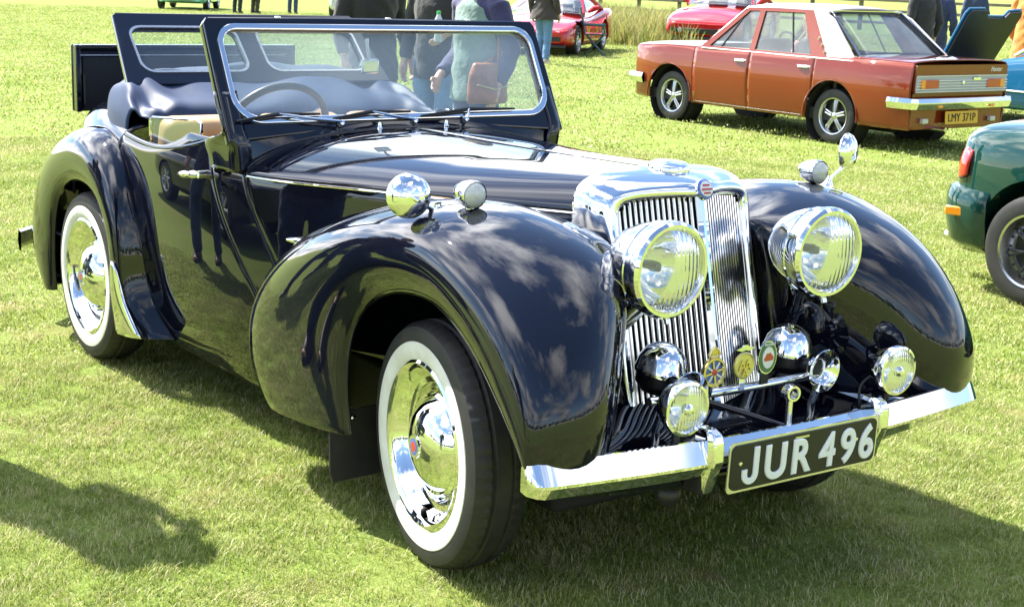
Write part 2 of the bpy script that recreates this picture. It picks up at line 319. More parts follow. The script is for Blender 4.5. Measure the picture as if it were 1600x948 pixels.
def blade_mat(name, cols, transl=0.42):
    m = bpy.data.materials.new(name); m.use_nodes = True; t = m.node_tree; t.nodes.clear()
    oi = N(t, 'ShaderNodeObjectInfo'); ge = N(t, 'ShaderNodeNewGeometry'); n = N(t, 'ShaderNodeTexNoise'); n.inputs['Scale'].default_value = 1.6; n.inputs['Detail'].default_value = 5; t.links.new(ge.outputs['Position'], n.inputs['Vector'])
    at_ = N(t, 'ShaderNodeAttribute', attribute_name='tint'); 
    f = mathn(t, 'ADD', mathn(t, 'MULTIPLY', oi.outputs['Random'], .30), mathn(t, 'ADD', mathn(t, 'MULTIPLY', n.outputs['Fac'], .55), mathn(t, 'MULTIPLY', at_.outputs['Fac'], .38)))
    c = ramp(t, f, cols)
    d = N(t, 'ShaderNodeBsdfDiffuse'); tr = N(t, 'ShaderNodeBsdfTranslucent'); t.links.new(c, d.inputs[0]); t.links.new(c, tr.inputs[0])
    g = N(t, 'ShaderNodeBsdfGlossy'); g.inputs['Roughness'].default_value = .45; g.inputs[0].default_value = (.5, .5, .45, 1)
    m1 = N(t, 'ShaderNodeMixShader'); m1.inputs[0].default_value = transl; t.links.new(d.outputs[0], m1.inputs[1]); t.links.new(tr.outputs[0], m1.inputs[2])
    m2 = N(t, 'ShaderNodeMixShader'); m2.inputs[0].default_value = .06; t.links.new(m1.outputs[0], m2.inputs[1]); t.links.new(g.outputs[0], m2.inputs[2])
    o = N(t, 'ShaderNodeOutputMaterial'); t.links.new(m2.outputs[0], o.inputs[0]); MAT[name] = m
ground_mat()
blade_mat('grass_blade', [(0.28, (0.105, 0.180, 0.024)), (0.48, (0.205, 0.283, 0.040)), (0.66, (0.335, 0.380, 0.082)), (0.86, (0.55, 0.50, 0.27))])
blade_mat('weed_blade', [(0.30, (0.10, 0.14, 0.02)), (0.55, (0.24, 0.27, 0.06)), (0.80, (0.42, 0.36, 0.14))])
gp = []
ng = 60
for i in range(ng+1):
    for j in range(ng+1):
        x = -260+520*i/ng; y = -260+520*j/ng; far = max(0, math.hypot(x, y)-60); gp.append((x, y, 0.004*far*math.sin(x*.03)*math.cos(y*.025)))
gd = mesh_obj('ground', gp, grid_faces(ng+1, ng+1), 'lawn_soil'); gd['kind'] = 'structure'
def tuft(name, nb, spread, hmin, hmax, width, mat, seed, lean=1.0):
    r = random.Random(seed); V, F, T = [], [], []
    for _ in range(nb):
        a = r.random()*6.283; d = spread*math.sqrt(r.random()); bx_, by_ = d*math.cos(a), d*math.sin(a); h = r.uniform(hmin, hmax); la = r.random()*6.283; ln = h*lean*r.uniform(.2, 1.5); w = width*r.uniform(.7, 1.3)
        ux, uy = -math.sin(la)*w/2, math.cos(la)*w/2; tv = r.random()*(1 if r.random() > .14 else 1.9); b = len(V)
        for f, k, hh in ((0, 1, 0), (.35, .85, .6), (1, .05, .92)):
            cx_, cy_ = bx_+math.cos(la)*ln*f, by_+math.sin(la)*ln*f
            V += [(cx_-ux*k, cy_-uy*k, h*hh), (cx_+ux*k, cy_+uy*k, h*hh)]; T += [tv, tv]
        F += [(b, b+1, b+3, b+2), (b+2, b+3, b+5, b+4)]
    me = bpy.data.meshes.new(name); me.from_pydata(V, [], F); at_ = me.attributes.new('tint', 'FLOAT', 'POINT'); at_.data.foreach_set('value', T); me.materials.append(MAT[mat]); me.shade_smooth()
    return bpy.data.objects.new(name, me)
def scatter(name, pts, tufts, label, cat, smin, smax):
    col = bpy.data.collections.new(name+'_tufts')
    for t_ in tufts: col.objects.link(t_)
    me = bpy.data.meshes.new(name); me.from_pydata(pts, [], []); ob = bpy.data.objects.new(name, me); COL.objects.link(ob)
    ng_ = bpy.data.node_groups.new(name, 'GeometryNodeTree'); ng_.interface.new_socket('Geometry', in_out='INPUT', socket_type='NodeSocketGeometry'); ng_.interface.new_socket('Geometry', in_out='OUTPUT', socket_type='NodeSocketGeometry')
    gi = ng_.nodes.new('NodeGroupInput'); go = ng_.nodes.new('NodeGroupOutput'); ip = ng_.nodes.new('GeometryNodeInstanceOnPoints'); ci = ng_.nodes.new('GeometryNodeCollectionInfo')
    ci.inputs['Collection'].default_value = col; ci.inputs['Separate Children'].default_value = True; ci.inputs['Reset Children'].default_value = True
    rr = ng_.nodes.new('FunctionNodeRandomValue'); rr.data_type = 'FLOAT_VECTOR'; rr.inputs['Min'].default_value = (-.12, -.12, 0); rr.inputs['Max'].default_value = (.12, .12, 6.283)
    rs = ng_.nodes.new('FunctionNodeRandomValue'); rs.data_type = 'FLOAT'; rs.inputs[2].default_value = smin; rs.inputs[3].default_value = smax; rs.inputs['Seed'].default_value = 3
    L = ng_.links.new; L(gi.outputs[0], ip.inputs['Points']); L(ci.outputs[0], ip.inputs['Instance']); ip.inputs['Pick Instance'].default_value = True
    L(rr.outputs[0], ip.inputs['Rotation']); L(rs.outputs[1], ip.inputs['Scale']); L(ip.outputs[0], go.inputs[0])
    md = ob.modifiers.new('scatter', 'NODES'); md.node_group = ng_
    ob['kind'] = 'stuff'; ob['label'] = label; ob['category'] = cat; return ob
# lawn: points thinned with distance from the visitor's standing point
rg = np.random.default_rng(5)
def lawn_points(dmin, dmax, dens, half):
    """annular sector in front of the standing point"""
    A = half*(dmax**2-dmin**2); n = int(A*dens); d = np.sqrt(rg.uniform(dmin**2, dmax**2, n)); a = YAW+rg.uniform(-half, half, n)
    X = CAM_POS.x+d*np.cos(a); Y = CAM_POS.y+d*np.sin(a)
    wear = np.sin(X*2.3+1.7*np.sin(Y*1.9))*np.sin(Y*2.7+1.3*np.sin(X*1.4+.6))+.5*np.sin(X*6.1+Y*4.3)*np.sin(Y*7.7-X*3.1)      # trodden, thin patches
    keep = rg.random(n) > np.clip((wear-.55)*1.4, 0, .5)
    return [(x, y, 0.0) for x, y in zip(X[keep], Y[keep])]
T1 = [tuft('tuft', 46, .055, .006, .022, .0021, 'grass_blade', s) for s in range(5)]
T2 = [tuft('tuft', 60, .130, .006, .020, .0040, 'grass_blade', s+20) for s in range(4)]
T3 = [tuft('tuft', 46, .36, .008, .028, .012, 'grass_blade', s+40) for s in range(4)]
scatter('lawn_grass', lawn_points(1.5, 6.2, 640, .52), T1, 'short mown lawn grass with dry clippings around the black roadster', 'grass', .75, 1.25)
scatter('lawn_grass', lawn_points(6.2, 14, 190, .50), T2, 'mown lawn grass between the black roadster and the orange saloon', 'grass', .75, 1.3)
scatter('lawn_grass', lawn_points(14, 50, 22, .45), T3, 'mown lawn grass of the far show field', 'grass', .7, 1.3)
# tall weeds in front of the fence
WP = []
q0, q1, q2, q3 = [np.array(p) for p in ((-26.5, 19.3), (-22.6, 20.2), (-33, 31), (-45.5, 33.5))]
for _ in range(2600):
    a, b = rg.random(), rg.random()**1.3; p = (q0*(1-a)+q1*a)*(1-b)+(q3*(1-a)+q2*a)*b; WP.append((p[0]+rg.normal()*.35, p[1]+rg.normal()*.35, 0))
T4 = [tuft('weed_tuft', 16, .20, .22, .72, .020, 'weed_blade', s+60, .45) for s in range(5)]
scatter('tall_weeds', WP, T4, 'tall pale weeds and rough grass in front of the wooden fence', 'weeds', .55, 1.15)
# post and rail fence, one thing: posts and rails as parts
FA, FB = Vector((-47.3, 35.1, 0)), Vector((-18.0, 41.5, 0)); fd = (FB-FA).normalized(); fl_ = (FB-FA).length
fence = root('rail_fence', 'weathered wooden post and rail fence along the far edge of the field', 'fence', FA, math.atan2(fd.y, fd.x))
npst = 15; stp = fl_/npst
for k in range(npst+1): box('post', (k*stp, 0, .62), (.13, .11, 1.24), 'fence_wood', fence, bev=.01, M=Matrix.Rotation(rnd.uniform(-.02, .02), 3, 'Y'))
for k in range(npst):
    for z in (.28, .68, 1.06): box('rail', (k*stp+stp/2, -.075, z+rnd.uniform(-.02, .02)), (stp+.1, .04, .10), 'fence_wood', fence, bev=.008, M=Matrix.Rotation(rnd.uniform(-.008, .008), 3, 'Y'))
# far woodland round the field, seen mirrored in the paint
def wood(name, az0, az1, n, dist, label):
    V, F = [], []; r = random.Random(11)
    for k in range(n):
        az = az0+(az1-az0)*(k+r.random())/n; d = dist*r.uniform(.9, 1.25); cx_, cy_ = d*math.cos(az), d*math.sin(az); h = r.uniform(5, 11); w = h*r.uniform(.35, .6)
        v, f = tube_vf([(cx_, cy_, 0), (cx_, cy_, h*.6)], [.35, .15], 6); b = len(V); V += v; F += [tuple(b+i for i in q) for q in f]
        for _ in range(60):
            a, e, rr_ = r.random()*6.28, r.uniform(-1, 1), r.random()**.4; px_, py_, pz_ = cx_+w*rr_*math.cos(a)*math.cos(e), cy_+w*rr_*math.sin(a)*math.cos(e), h*.6+h*.4*rr_*math.sin(e)
            s = r.uniform(.5, 1.1); b = len(V)
            for i in range(3):
                aa, bb, cc = [r.uniform(-s, s) for _ in range(3)]; V += [(px_+aa, py_+bb, pz_+cc), (px_+bb, py_+cc, pz_+aa), (px_+cc, py_-aa, pz_-bb)]; F.append((b+i*3, b+i*3+1, b+i*3+2))
    o = mesh_obj(name, V, F, 'wood_leaf', None, 0); o['kind'] = 'stuff'; o['label'] = label; o['category'] = 'woodland'; return o
pmat('wood_leaf', (0.045, 0.075, 0.022), .8, var=.4, vscale=.4)
wood('distant_woodland', rad(-125), rad(75), 90, 95, 'dark belt of trees round the far side of the field')
# ------------------------------------------------------------------ the black roadster (world axes: x forward, y to its left)
CAR = root('classic_roadster', 'black vintage open roadster with whitewall tyres and big chrome headlamps, nearest the camera', 'car')
plan = interp([.14, -.3, -.8, -1.3, -1.7, -2.1, -2.5, -2.9, -3.3, -3.65], [.297, .415, .550, .662, .698, .708, .702, .66, .55, .38])
prof = interp([.15, .25, .4, .6, .8, .95, 1.02], [.87, .93, .98, 1.0, .994, .974, .955])
def wside(x, z): return plan(x)*prof(z)
zs_f = interp([.14, -.3, -.8, -1.3, -1.55], [.990, .967, .945, .925, .93]); zc_f = interp([.14, -.4, -1.0, -1.36], [1.094, 1.078, 1.068, 1.064])
def crown(x, a):
    """bonnet top at station x, a in -1..1 across"""
    s = math.sin(a*math.pi/2); zs = zs_f(x); w = wside(x, zs)
    q = min(max((x+.5)/.6, 0), 1); return (x, s*w, zs+(zc_f(x)-zs)*max(0.0, 1-abs(s)**(2.3+1.3*q))**0.62)
def bonnet_edge(z): return interp([.45, .6, .75, .9, 1.0], [-.98, -1.07, -1.18, -1.28, -1.30])(z)
def door_front(z): return interp([.2, .35, .47, .59, .75, .87, .99, 1.03], [-1.06, -1.10, -1.16, -1.26, -1.40, -1.48, -1.53, -1.545])(z)
def door_rear(z): return interp([.15, .22, .40, .63, .81, .95, 1.0], [-2.10, -2.14, -2.24, -2.31, -2.34, -2.31, -2.29])(z)
GAP = 0.004
def side_patch(name, xa, xb, zb, zt, mat, nu=26, nv=22, th=0.012, sides=(1, -1), extra=0.0, parent=CAR):
    """panel of the body side between the edges xa(z) (rear) and xb(z) (front)"""
    res = []
    for s in sides:
        G = np.zeros((nu, nv, 3))
        for i in range(nu):
            u = i/(nu-1)
            for j in range(nv):
                v = j/(nv-1); xm = xa(.6)*(1-u)+xb(.6)*u
                z = zb(xm)*(1-v)+zt(xm)*v; x = xa(z)*(1-u)+xb(z)*u
                G[i, j] = (x, s*(wside(x, z)+extra), z)
        res.append(grid_obj(name, G, mat, parent, flip=(s > 0), th=th, bev=0.003))
    return res
# bonnet top: left and right leaf meeting at the centre
for s in (1, -1):
    G = np.array([[crown(xx, s*a) for a in np.linspace(0.004, 1, 26)] for xx in np.linspace(-1.285, .10, 46)])
    grid_obj('bonnet_panel', G, 'black_paint', CAR, flip=(s < 0), th=0.01, bev=0.003)
side_patch('bonnet_side', bonnet_edge, lambda z: .10, lambda x: .42, lambda x: zs_f(x)-.012, 'black_paint', 40, 18)
for s in (1, -1):
    tube('bonnet_strip', [(x, s*(wside(x, zs_f(x))+.002), zs_f(x)-.006) for x in np.linspace(-1.27, .10, 30)], .0045, 'chrome', CAR, 8)
# scuttle: crown behind the bonnet up to the screen, then the cowl sides
cb = lambda a: -1.345-.185*abs(a)**5
G = np.array([[(lambda q, r: (q[0], q[1], q[2]+.012*r**2*(1+1.5*abs(a)**6)))(crown(-1.292+(cb(a)+1.292)*r, a), r) for r in np.linspace(0, 1, 14)] for a in np.linspace(-1, 1, 60)])
grid_obj('scuttle', G, 'black_paint', CAR, flip=False, th=0.012)
side_patch('cowl_side', lambda z: door_front(z)+GAP, lambda z: bonnet_edge(z)-GAP, lambda x: .25, lambda x: zs_f(x)+.004, 'black_paint', 14, 20)
# doors with handle
dz_top = interp([-2.35, -2.2, -2.08, -1.95, -1.83, -1.7, -1.6, -1.5], [.95, .937, .930, .932, .945, .967, .99, 1.02])
dz_bot = interp([-2.3, -2.1, -1.7, -1.2, -1.0], [.215, .22, .238, .29, .30])
doors = side_patch('door', lambda z: door_rear(z)+GAP, lambda z: door_front(z)-GAP, dz_bot, dz_top, 'black_paint', 34, 26, th=0.02)
side_patch('sill', lambda z: -2.16, lambda z: -.85, lambda x: .165, lambda x: dz_bot(x)-GAP, 'black_paint', 24, 6)
for s, d in zip((1, -1), doors):
    path = [(x, s*(wside(x, dz_top(x))-.012), dz_top(x)+.004) for x in np.linspace(-2.29, -1.545, 26)]
    tube('door_capping', path, .013, 'black_paint', d, 10)
    y = s*(wside(-1.56, .89)+.035)
    hp = spline([(-1.70, y, .873), (-1.64, y, .880), (-1.58, y, .887), (-1.53, y-s*.005, .893)], 14)
    h = tube('door_handle', hp, [.004, .008, .011, .013, .014, .014, .013, .012, .013, .015, .016, .014, .012, .010], 'chrome', d, 12)
    tube('handle_boss', [(-1.525, s*(wside(-1.52, .89)-.004), .894), (-1.525, y, .894)], .014, 'chrome', d, 14)
    yb = s*(wside(-.95, .745)+.018)
    bh = tube('bonnet_catch', [(-1.065, yb, .735), (-1.03, yb, .739), (-.98, yb, .744), (-.94, yb, .748), (-.905, yb-s*.008, .752)], [.003, .009, .012, .011, .006], 'chrome', CAR, 12)
    tube('catch_boss', [(-.95, s*(wside(-.95, .745)-.004), .747), (-.95, yb, .747)], .010, 'chrome', bh, 10)
# tail of the body, closed across the top behind the seats
TS = [(-2.33, [(.60, .17), (.69, .42), (.702, .65), (.690, .85), (.65, .955), (.42, .985), (0, .99)]),
      (-2.6, [(.58, .18), (.68, .42), (.697, .65), (.68, .86), (.615, .985), (.40, 1.02), (0, 1.025)]),
      (-2.95, [(.54, .2), (.63, .42), (.652, .65), (.635, .85), (.565, .98), (.36, 1.03), (0, 1.035)]),
      (-3.25, [(.46, .22), (.55, .42), (.57, .62), (.55, .79), (.49, .91), (.32, .96), (0, .97)]),
      (-3.5, [(.38, .25), (.46, .4), (.48, .56), (.46, .69), (.40, .79), (.26, .83), (0, .84)]),
      (-3.68, [(.24, .3), (.31, .4), (.33, .5), (.31, .58), (.26, .63), (.17, .655), (0, .66)])]
C = []
for k, (x, sec) in enumerate(TS):
    row = [((door_rear(z)-GAP) if k == 0 else x, -w, z) for w, z in sec]
    C.append(row+[(p[0], -p[1], p[2]) for p in row[-2::-1]])
grid_obj('tail_body', grid_pts(C, 44, 60), 'black_paint', CAR, flip=False, th=0.012)

# ---- wings: stations fan round the wheel from the rear bottom edge to the front bottom edge
def wing_grid(st, nu=70, nv=44):
    """st: (lip xz, outer crest xz, [w lip, bulge, shoulder, crest, inner1, inner2], (dx, dz) of inner1 and inner2 from the crest)"""
    C = []
    for (A, O, w, o1, o2) in st:
        A = np.array(A); O = np.array(O); q = lambda f: A+(O-A)*f; d = (A-O)/np.linalg.norm(A-O)
        rows = [(A+d*.012, w[0]-.022), (A, w[0]), (q(.38), w[1]), (q(.80), w[2]), (O, w[3]), (O+np.array(o1), w[4]), (O+np.array(o2), w[5]), (np.array((min((O+o2)[0]-.05, .13), (O+o2)[1]-.02)), min(w[5]-.04, .275))]
        C.append([(p[0], -ww, p[1]) for p, ww in rows])
    return grid_pts(C, nu, nv)
def wi(x, z, e=.03): return wside(x, min(max(z, .2), 1.0))-e
FW = [((-.355, .285), (-1.01, .215), (.765, .782, .752, .675, .63, .56), (0, 0), (.05, .01)),
      ((-.372, .40), (-1.115, .335), (.770, .792, .766, .680, .62, .55), (0, 0), (.05, 0)),
      ((-.362, .53), (-1.105, .53), (.772, .800, .772, .672, .59, .53), (0, 0), (.05, -.01)),
      ((-.305, .645), (-.83, .775), (.774, .805, .772, .650, .55, .48), (.005, -.01), (.02, -.05)),
      ((-.19, .735), (-.44, .935), (.775, .812, .772, .620, .50, .40), (.01, -.008), (.02, -.05)),
      ((-.02, .782), (-.06, 1.012), (.776, .816, .772, .605, .46, .34), (.0, -.012), (.0, -.06)),
      ((.15, .775), (.20, 1.008), (.777, .818, .772, .600, .45, .315), (-.01, -.012), (-.03, -.055)),
      ((.29, .715), (.42, .930), (.778, .820, .774, .600, .445, .31), (-.03, .002), (-.13, -.02)),
      ((.405, .63), (.565, .815), (.780, .820, .776, .605, .45, .315), (-.065, .012), (-.23, .01)),
      ((.505, .535), (.645, .690), (.782, .818, .776, .615, .465, .325), (-.11, .012), (-.30, .02)),
      ((.560, .480), (.668, .585), (.783, .814, .774, .622, .475, .335), (-.13, .004), (-.33, .005)),
      ((.588, .435), (.652, .468), (.780, .802, .764, .625, .480, .340), (-.135, -.004), (-.335, -.008))]
for s in (1, -1):
    G = wing_grid(FW)
    if s > 0: G = mir(G)
    wobj = grid_obj('front_wing', G, 'black_paint', CAR, flip=(s > 0), th=0.012, bev=0.002)
RW = [((-2.955, .205), (-3.10, .195), (.785, .795, .775, .735, .68, .60), (0, 0), (0, 0)),
      ((-2.95, .36), (-3.285, .34), (.788, .802, .775, .720, .64, .52), (0, 0), (.02, 0)),
      ((-2.915, .52), (-3.295, .52), (.790, .805, .772, .705, .62, .52), (0, 0), (.03, 0)),
      ((-2.82, .655), (-3.14, .745), (.791, .806, .772, .700, .63, .55), (.003, -.001), (.04, -.01)),
      ((-2.66, .728), (-2.84, .900), (.792, .807, .775, .700, .645, .58), (.005, -.005), (.05, -.05)),
      ((-2.50, .738), (-2.52, .950), (.792, .808, .778, .705, .66, .62), (0, -.01), (0, -.075)),
      ((-2.35, .70), (-2.275, .868), (.792, .808, .782, .725, .685, .65), (-.004, -.008), (-.025, -.06)),
      ((-2.25, .61), (-2.145, .70), (.792, .806, .790, .740, .69, .60), (-.002, -.002), (-.04, -.03)),
      ((-2.205, .48), (-2.092, .51), (.791, .802, .784, .716, .685, .58), (0, 0), (-.05, 0)),
      ((-2.20, .34), (-2.062, .35), (.788, .796, .774, .702, .668, .56), (0, 0), (-.08, 0)),
      ((-2.215, .19), (-1.93, .205), (.775, .777, .742, .664, .630, .52), (0, 0), (-.1, 0))]
for s in (1, -1):
    G = wing_grid(RW); n = G.shape[0]
    # chrome gravel guard laid over the foot of the wing in front of the wheel
    jc = int(np.argmax(np.abs(G[-1, 8:, 1]) < .745))+8; g = G[int(n*.815):, 7:jc].copy(); du = np.gradient(g, axis=0); dv = np.gradient(g, axis=1); nn = np.cross(dv, du); nn /= np.linalg.norm(nn, axis=2, keepdims=True)
    if nn[..., 1].mean() > 0: nn = -nn
    ii = np.linspace(-1, 1, g.shape[1]); cut = np.clip(1-np.sqrt(np.maximum(0, 1-ii**2)), 0, 1)      # rounded top end
    for j in range(g.shape[1]):
        k = cut[j]*4.5; base = g[:, j].copy(); idx = np.clip(np.arange(len(base))+k*(1-np.arange(len(base))/(len(base)-1)), 0, len(base)-1)
        lo = np.floor(idx).astype(int); hi = np.minimum(lo+1, len(base)-1); fr = (idx-lo)[:, None]; g[:, j] = base[lo]*(1-fr)+base[hi]*fr
    g = g+nn*.005
    if s > 0: G = mir(G); g = mir(g)
    wo_ = grid_obj('rear_wing', G, 'black_paint', CAR, flip=(s > 0), th=0.012, bev=0.002)
    grid_obj('gravel_guard', g, 'chrome', wo_, flip=(s > 0), th=0.004, off=1)

# ---- wheels
def wheel(parent, centre, side, steer=0.0, R=.345, W=.165):
    """side -1: outer face towards -y. parts: tyre, whitewall, rim, hub_cap (> emblem)"""
    e = bpy.data.objects.new('wheel', None); COL.objects.link(e); e.parent = parent; e.location = centre; e.rotation_euler = (0, 0, steer+(0 if side < 0 else math.pi)); e.empty_display_size = .1
    ax = (0, -1, 0); h = W/2
    # tyre with notched shoulders
    nseg = 180; P = [(.225, -h*.75), (.262, -h*.98), (.300, -h*1.02), (.328, -h*.92), (.341, -h*.70), (R, -h*.42), (R-.008, -h*.36), (R-.008, -h*.30), (R+.001, -h*.24), (R+.001, h*.24), (R-.008, h*.30), (R-.008, h*.36), (R, h*.42), (.341, h*.70), (.328, h*.92), (.300, h*1.02), (.288, h*1.01)]
    V = []; F = []; d, u, w = frame_of(ax)
    for i, (r, hh) in enumerate(P):
        for k in range(nseg):
            a = 2*math.pi*k/nseg; rr = r
            if i in (4, 13) and k % 3 == 0: rr -= .006
            if i in (5, 12) and k % 3 == 0: rr -= .0035
            V.append(d*hh+u*rr*math.cos(a)+w*rr*math.sin(a))
    m = len(P)
    for i in range(m-1):
        for k in range(nseg): F.append((i*nseg+k, i*nseg+(k+1) % nseg, (i+1)*nseg+(k+1) % nseg, (i+1)*nseg+k))
    mesh_obj('tyre', V, F, 'rubber', e, 28)
    lathe('whitewall', [(.289, h*1.00), (.287, h*1.035), (.270, h*1.06), (.250, h*1.035), (.237, h*.96), (.230, h*.80)], 'whitewall', e, axis=ax, n=96)
    rim = lathe('rim', [(.235, h*.84), (.238, h*.97), (.230, h*1.02), (.219, h*.98), (.208, h*.86), (.200, h*.62), (.188, h*.40), (.172, h*.36), (.163, h*.46), (.158, h*.34), (.150, h*.22), (.10, h*.2), (.02, h*.2)], 'chrome', e, axis=ax, n=96)
    cap = lathe('hub_cap', [(.150, h*.22), (.149, h*.46), (.140, h*.56), (.133, h*.53), (.128, h*.60), (.112, h*.82), (.088, h*1.0), (.055, h*1.13), (.034, h*1.18), (.033, h*1.24), (.0, h*1.24)], 'chrome', e, axis=ax, n=80)
    lathe('emblem', [(.024, h*1.242), (.015, h*1.252), (.0, h*1.256)], 'enamel_red', cap, axis=ax, n=24, mats=['enamel_red', 'enamel_blue'], pm=[1, 0])
    lathe('brake_drum', [(.0, -.06), (.15, -.06), (.15, .0), (.0, .0)], 'underbody', e, axis=ax, n=32)
    return e
for x, wv in ((0, .635), (-2.54, .695)):
    for s in (-1, 1):
        wheel(CAR, (x, s*wv, .345), s, steer=(rad(-7) if x == 0 else 0))

# ---- radiator shell and grille
def xf(y, z): return .275+(1.04-z)*.245-abs(y)/.228*.098
inner = [(-.226, .47), (-.2265, .60), (-.227, .80), (-.227, .95), (-.221, 1.004), (-.195, 1.020), (-.10, 1.031), (0, 1.037)]
outer = [(-.288, .44), (-.296, .60), (-.299, .80), (-.300, .94), (-.297, 1.022), (-.268, 1.066), (-.14, 1.093), (0, 1.101)]
inner += [(-a, b) for a, b in inner[-2::-1]]; outer += [(-a, b) for a, b in outer[-2::-1]]
C = []
for (iy, iz), (oy, oz) in zip(inner, outer):
    f = lambda t: (iy+(oy-iy)*t, iz+(oz-iz)*t); xi = xf(iy, iz); xb = .085+max(0, (1.0-oz))*.10
    rows = [(xi-.03, *f(0)), (xi+.002, *f(.04)), (xi+.010, *f(.20)), (xi+.004, *f(.42)), (xi-.020, *f(.62)), (xi*.5+xb*.5, *f(.86)), (xb, *f(1.0))]
    C.append(rows)
shell = grid_obj('radiator_shell', grid_pts(C, 90, 34), 'chrome', CAR, flip=True, th=0.003)
# dividing line of the shell shoulder, cap and badge
cap = lathe('radiator_cap', [(0, .016), (.045, .014), (.058, .008), (.062, 0), (.060, -.02)], 'chrome', shell, origin=(.135, 0, 1.103), axis=(.05, 0, 1), n=40)
bd = lathe('grille_badge', [(.0, .010), (.022, .009), (.029, .004), (.030, -.006)], 'chrome', shell, origin=(.286, 0, 1.058), axis=(.93, 0, .36), n=32, mats=['enamel_white', 'enamel_blue', 'chrome'], pm=[0, 1, 2])
for k in range(3): box('badge_band', (.298+.002*(1-abs(k-1))-.004*k, 0, 1.049+.0105*k), (.006, .036-.012*abs(k-1), .005), 'enamel_red', bd, M=Matrix.Rotation(-.42, 3, 'Y'))
gr = plate('grille', [[(y, z) for y, z in inner]], (.17, 0, 0), (0, 1, 0), (-.24, 0, 1), .006, 'ink_black', CAR)
for v_ in gr.data.vertices: v_.co.x = xf(v_.co.y, v_.co.z)-.045
nsl = 14
for s in (-1, 1):
    for k in range(nsl):
        y = s*(.022+.0148*k+.0045)
        ztop = float(np.interp(abs(y), [0, .10, .195, .218, .226], [1.035, 1.029, 1.018, 1.002, .95])); zb = .475
        V = []; 
        for z in np.linspace(zb, ztop, 5):
            x0 = xf(y, z)
            for (dx, dy) in ((-.03, -.0046), (-.007, -.0046), (-.002, -.0025), (-.002, .0025), (-.007, .0046), (-.03, .0046)): V.append((x0+dx, y+dy, z))
        F = [(i*6+k2, i*6+(k2+1) % 6, (i+1)*6+(k2+1) % 6, (i+1)*6+k2) for i in range(4) for k2 in range(6)]+[tuple(range(6))[::-1], tuple(range(24, 30))]
        fm = [0 if k2 in (1, 2, 3) else 1 for i in range(4) for k2 in range(6)]+[1, 1]; mesh_obj('slat', V, F, 'chrome', gr, 25, mats=['slat_chrome', 'ink_black'], fmat=fm)  # slat sides coloured black for the dark gap that chrome would mirror
V = []
for z in np.linspace(.47, 1.037, 5):
    x0 = xf(0, z)
    for (dx, dy) in ((-.03, -.017), (-.004, -.017), (.008, -.008), (.010, 0), (.008, .008), (-.004, .017), (-.03, .017)): V.append((x0+dx, dy, z))
F = [(i*7+k2, i*7+(k2+1) % 7, (i+1)*7+(k2+1) % 7, (i+1)*7+k2) for i in range(4) for k2 in range(7)]
mesh_obj('centre_rib', V, F, 'chrome', gr, 25)

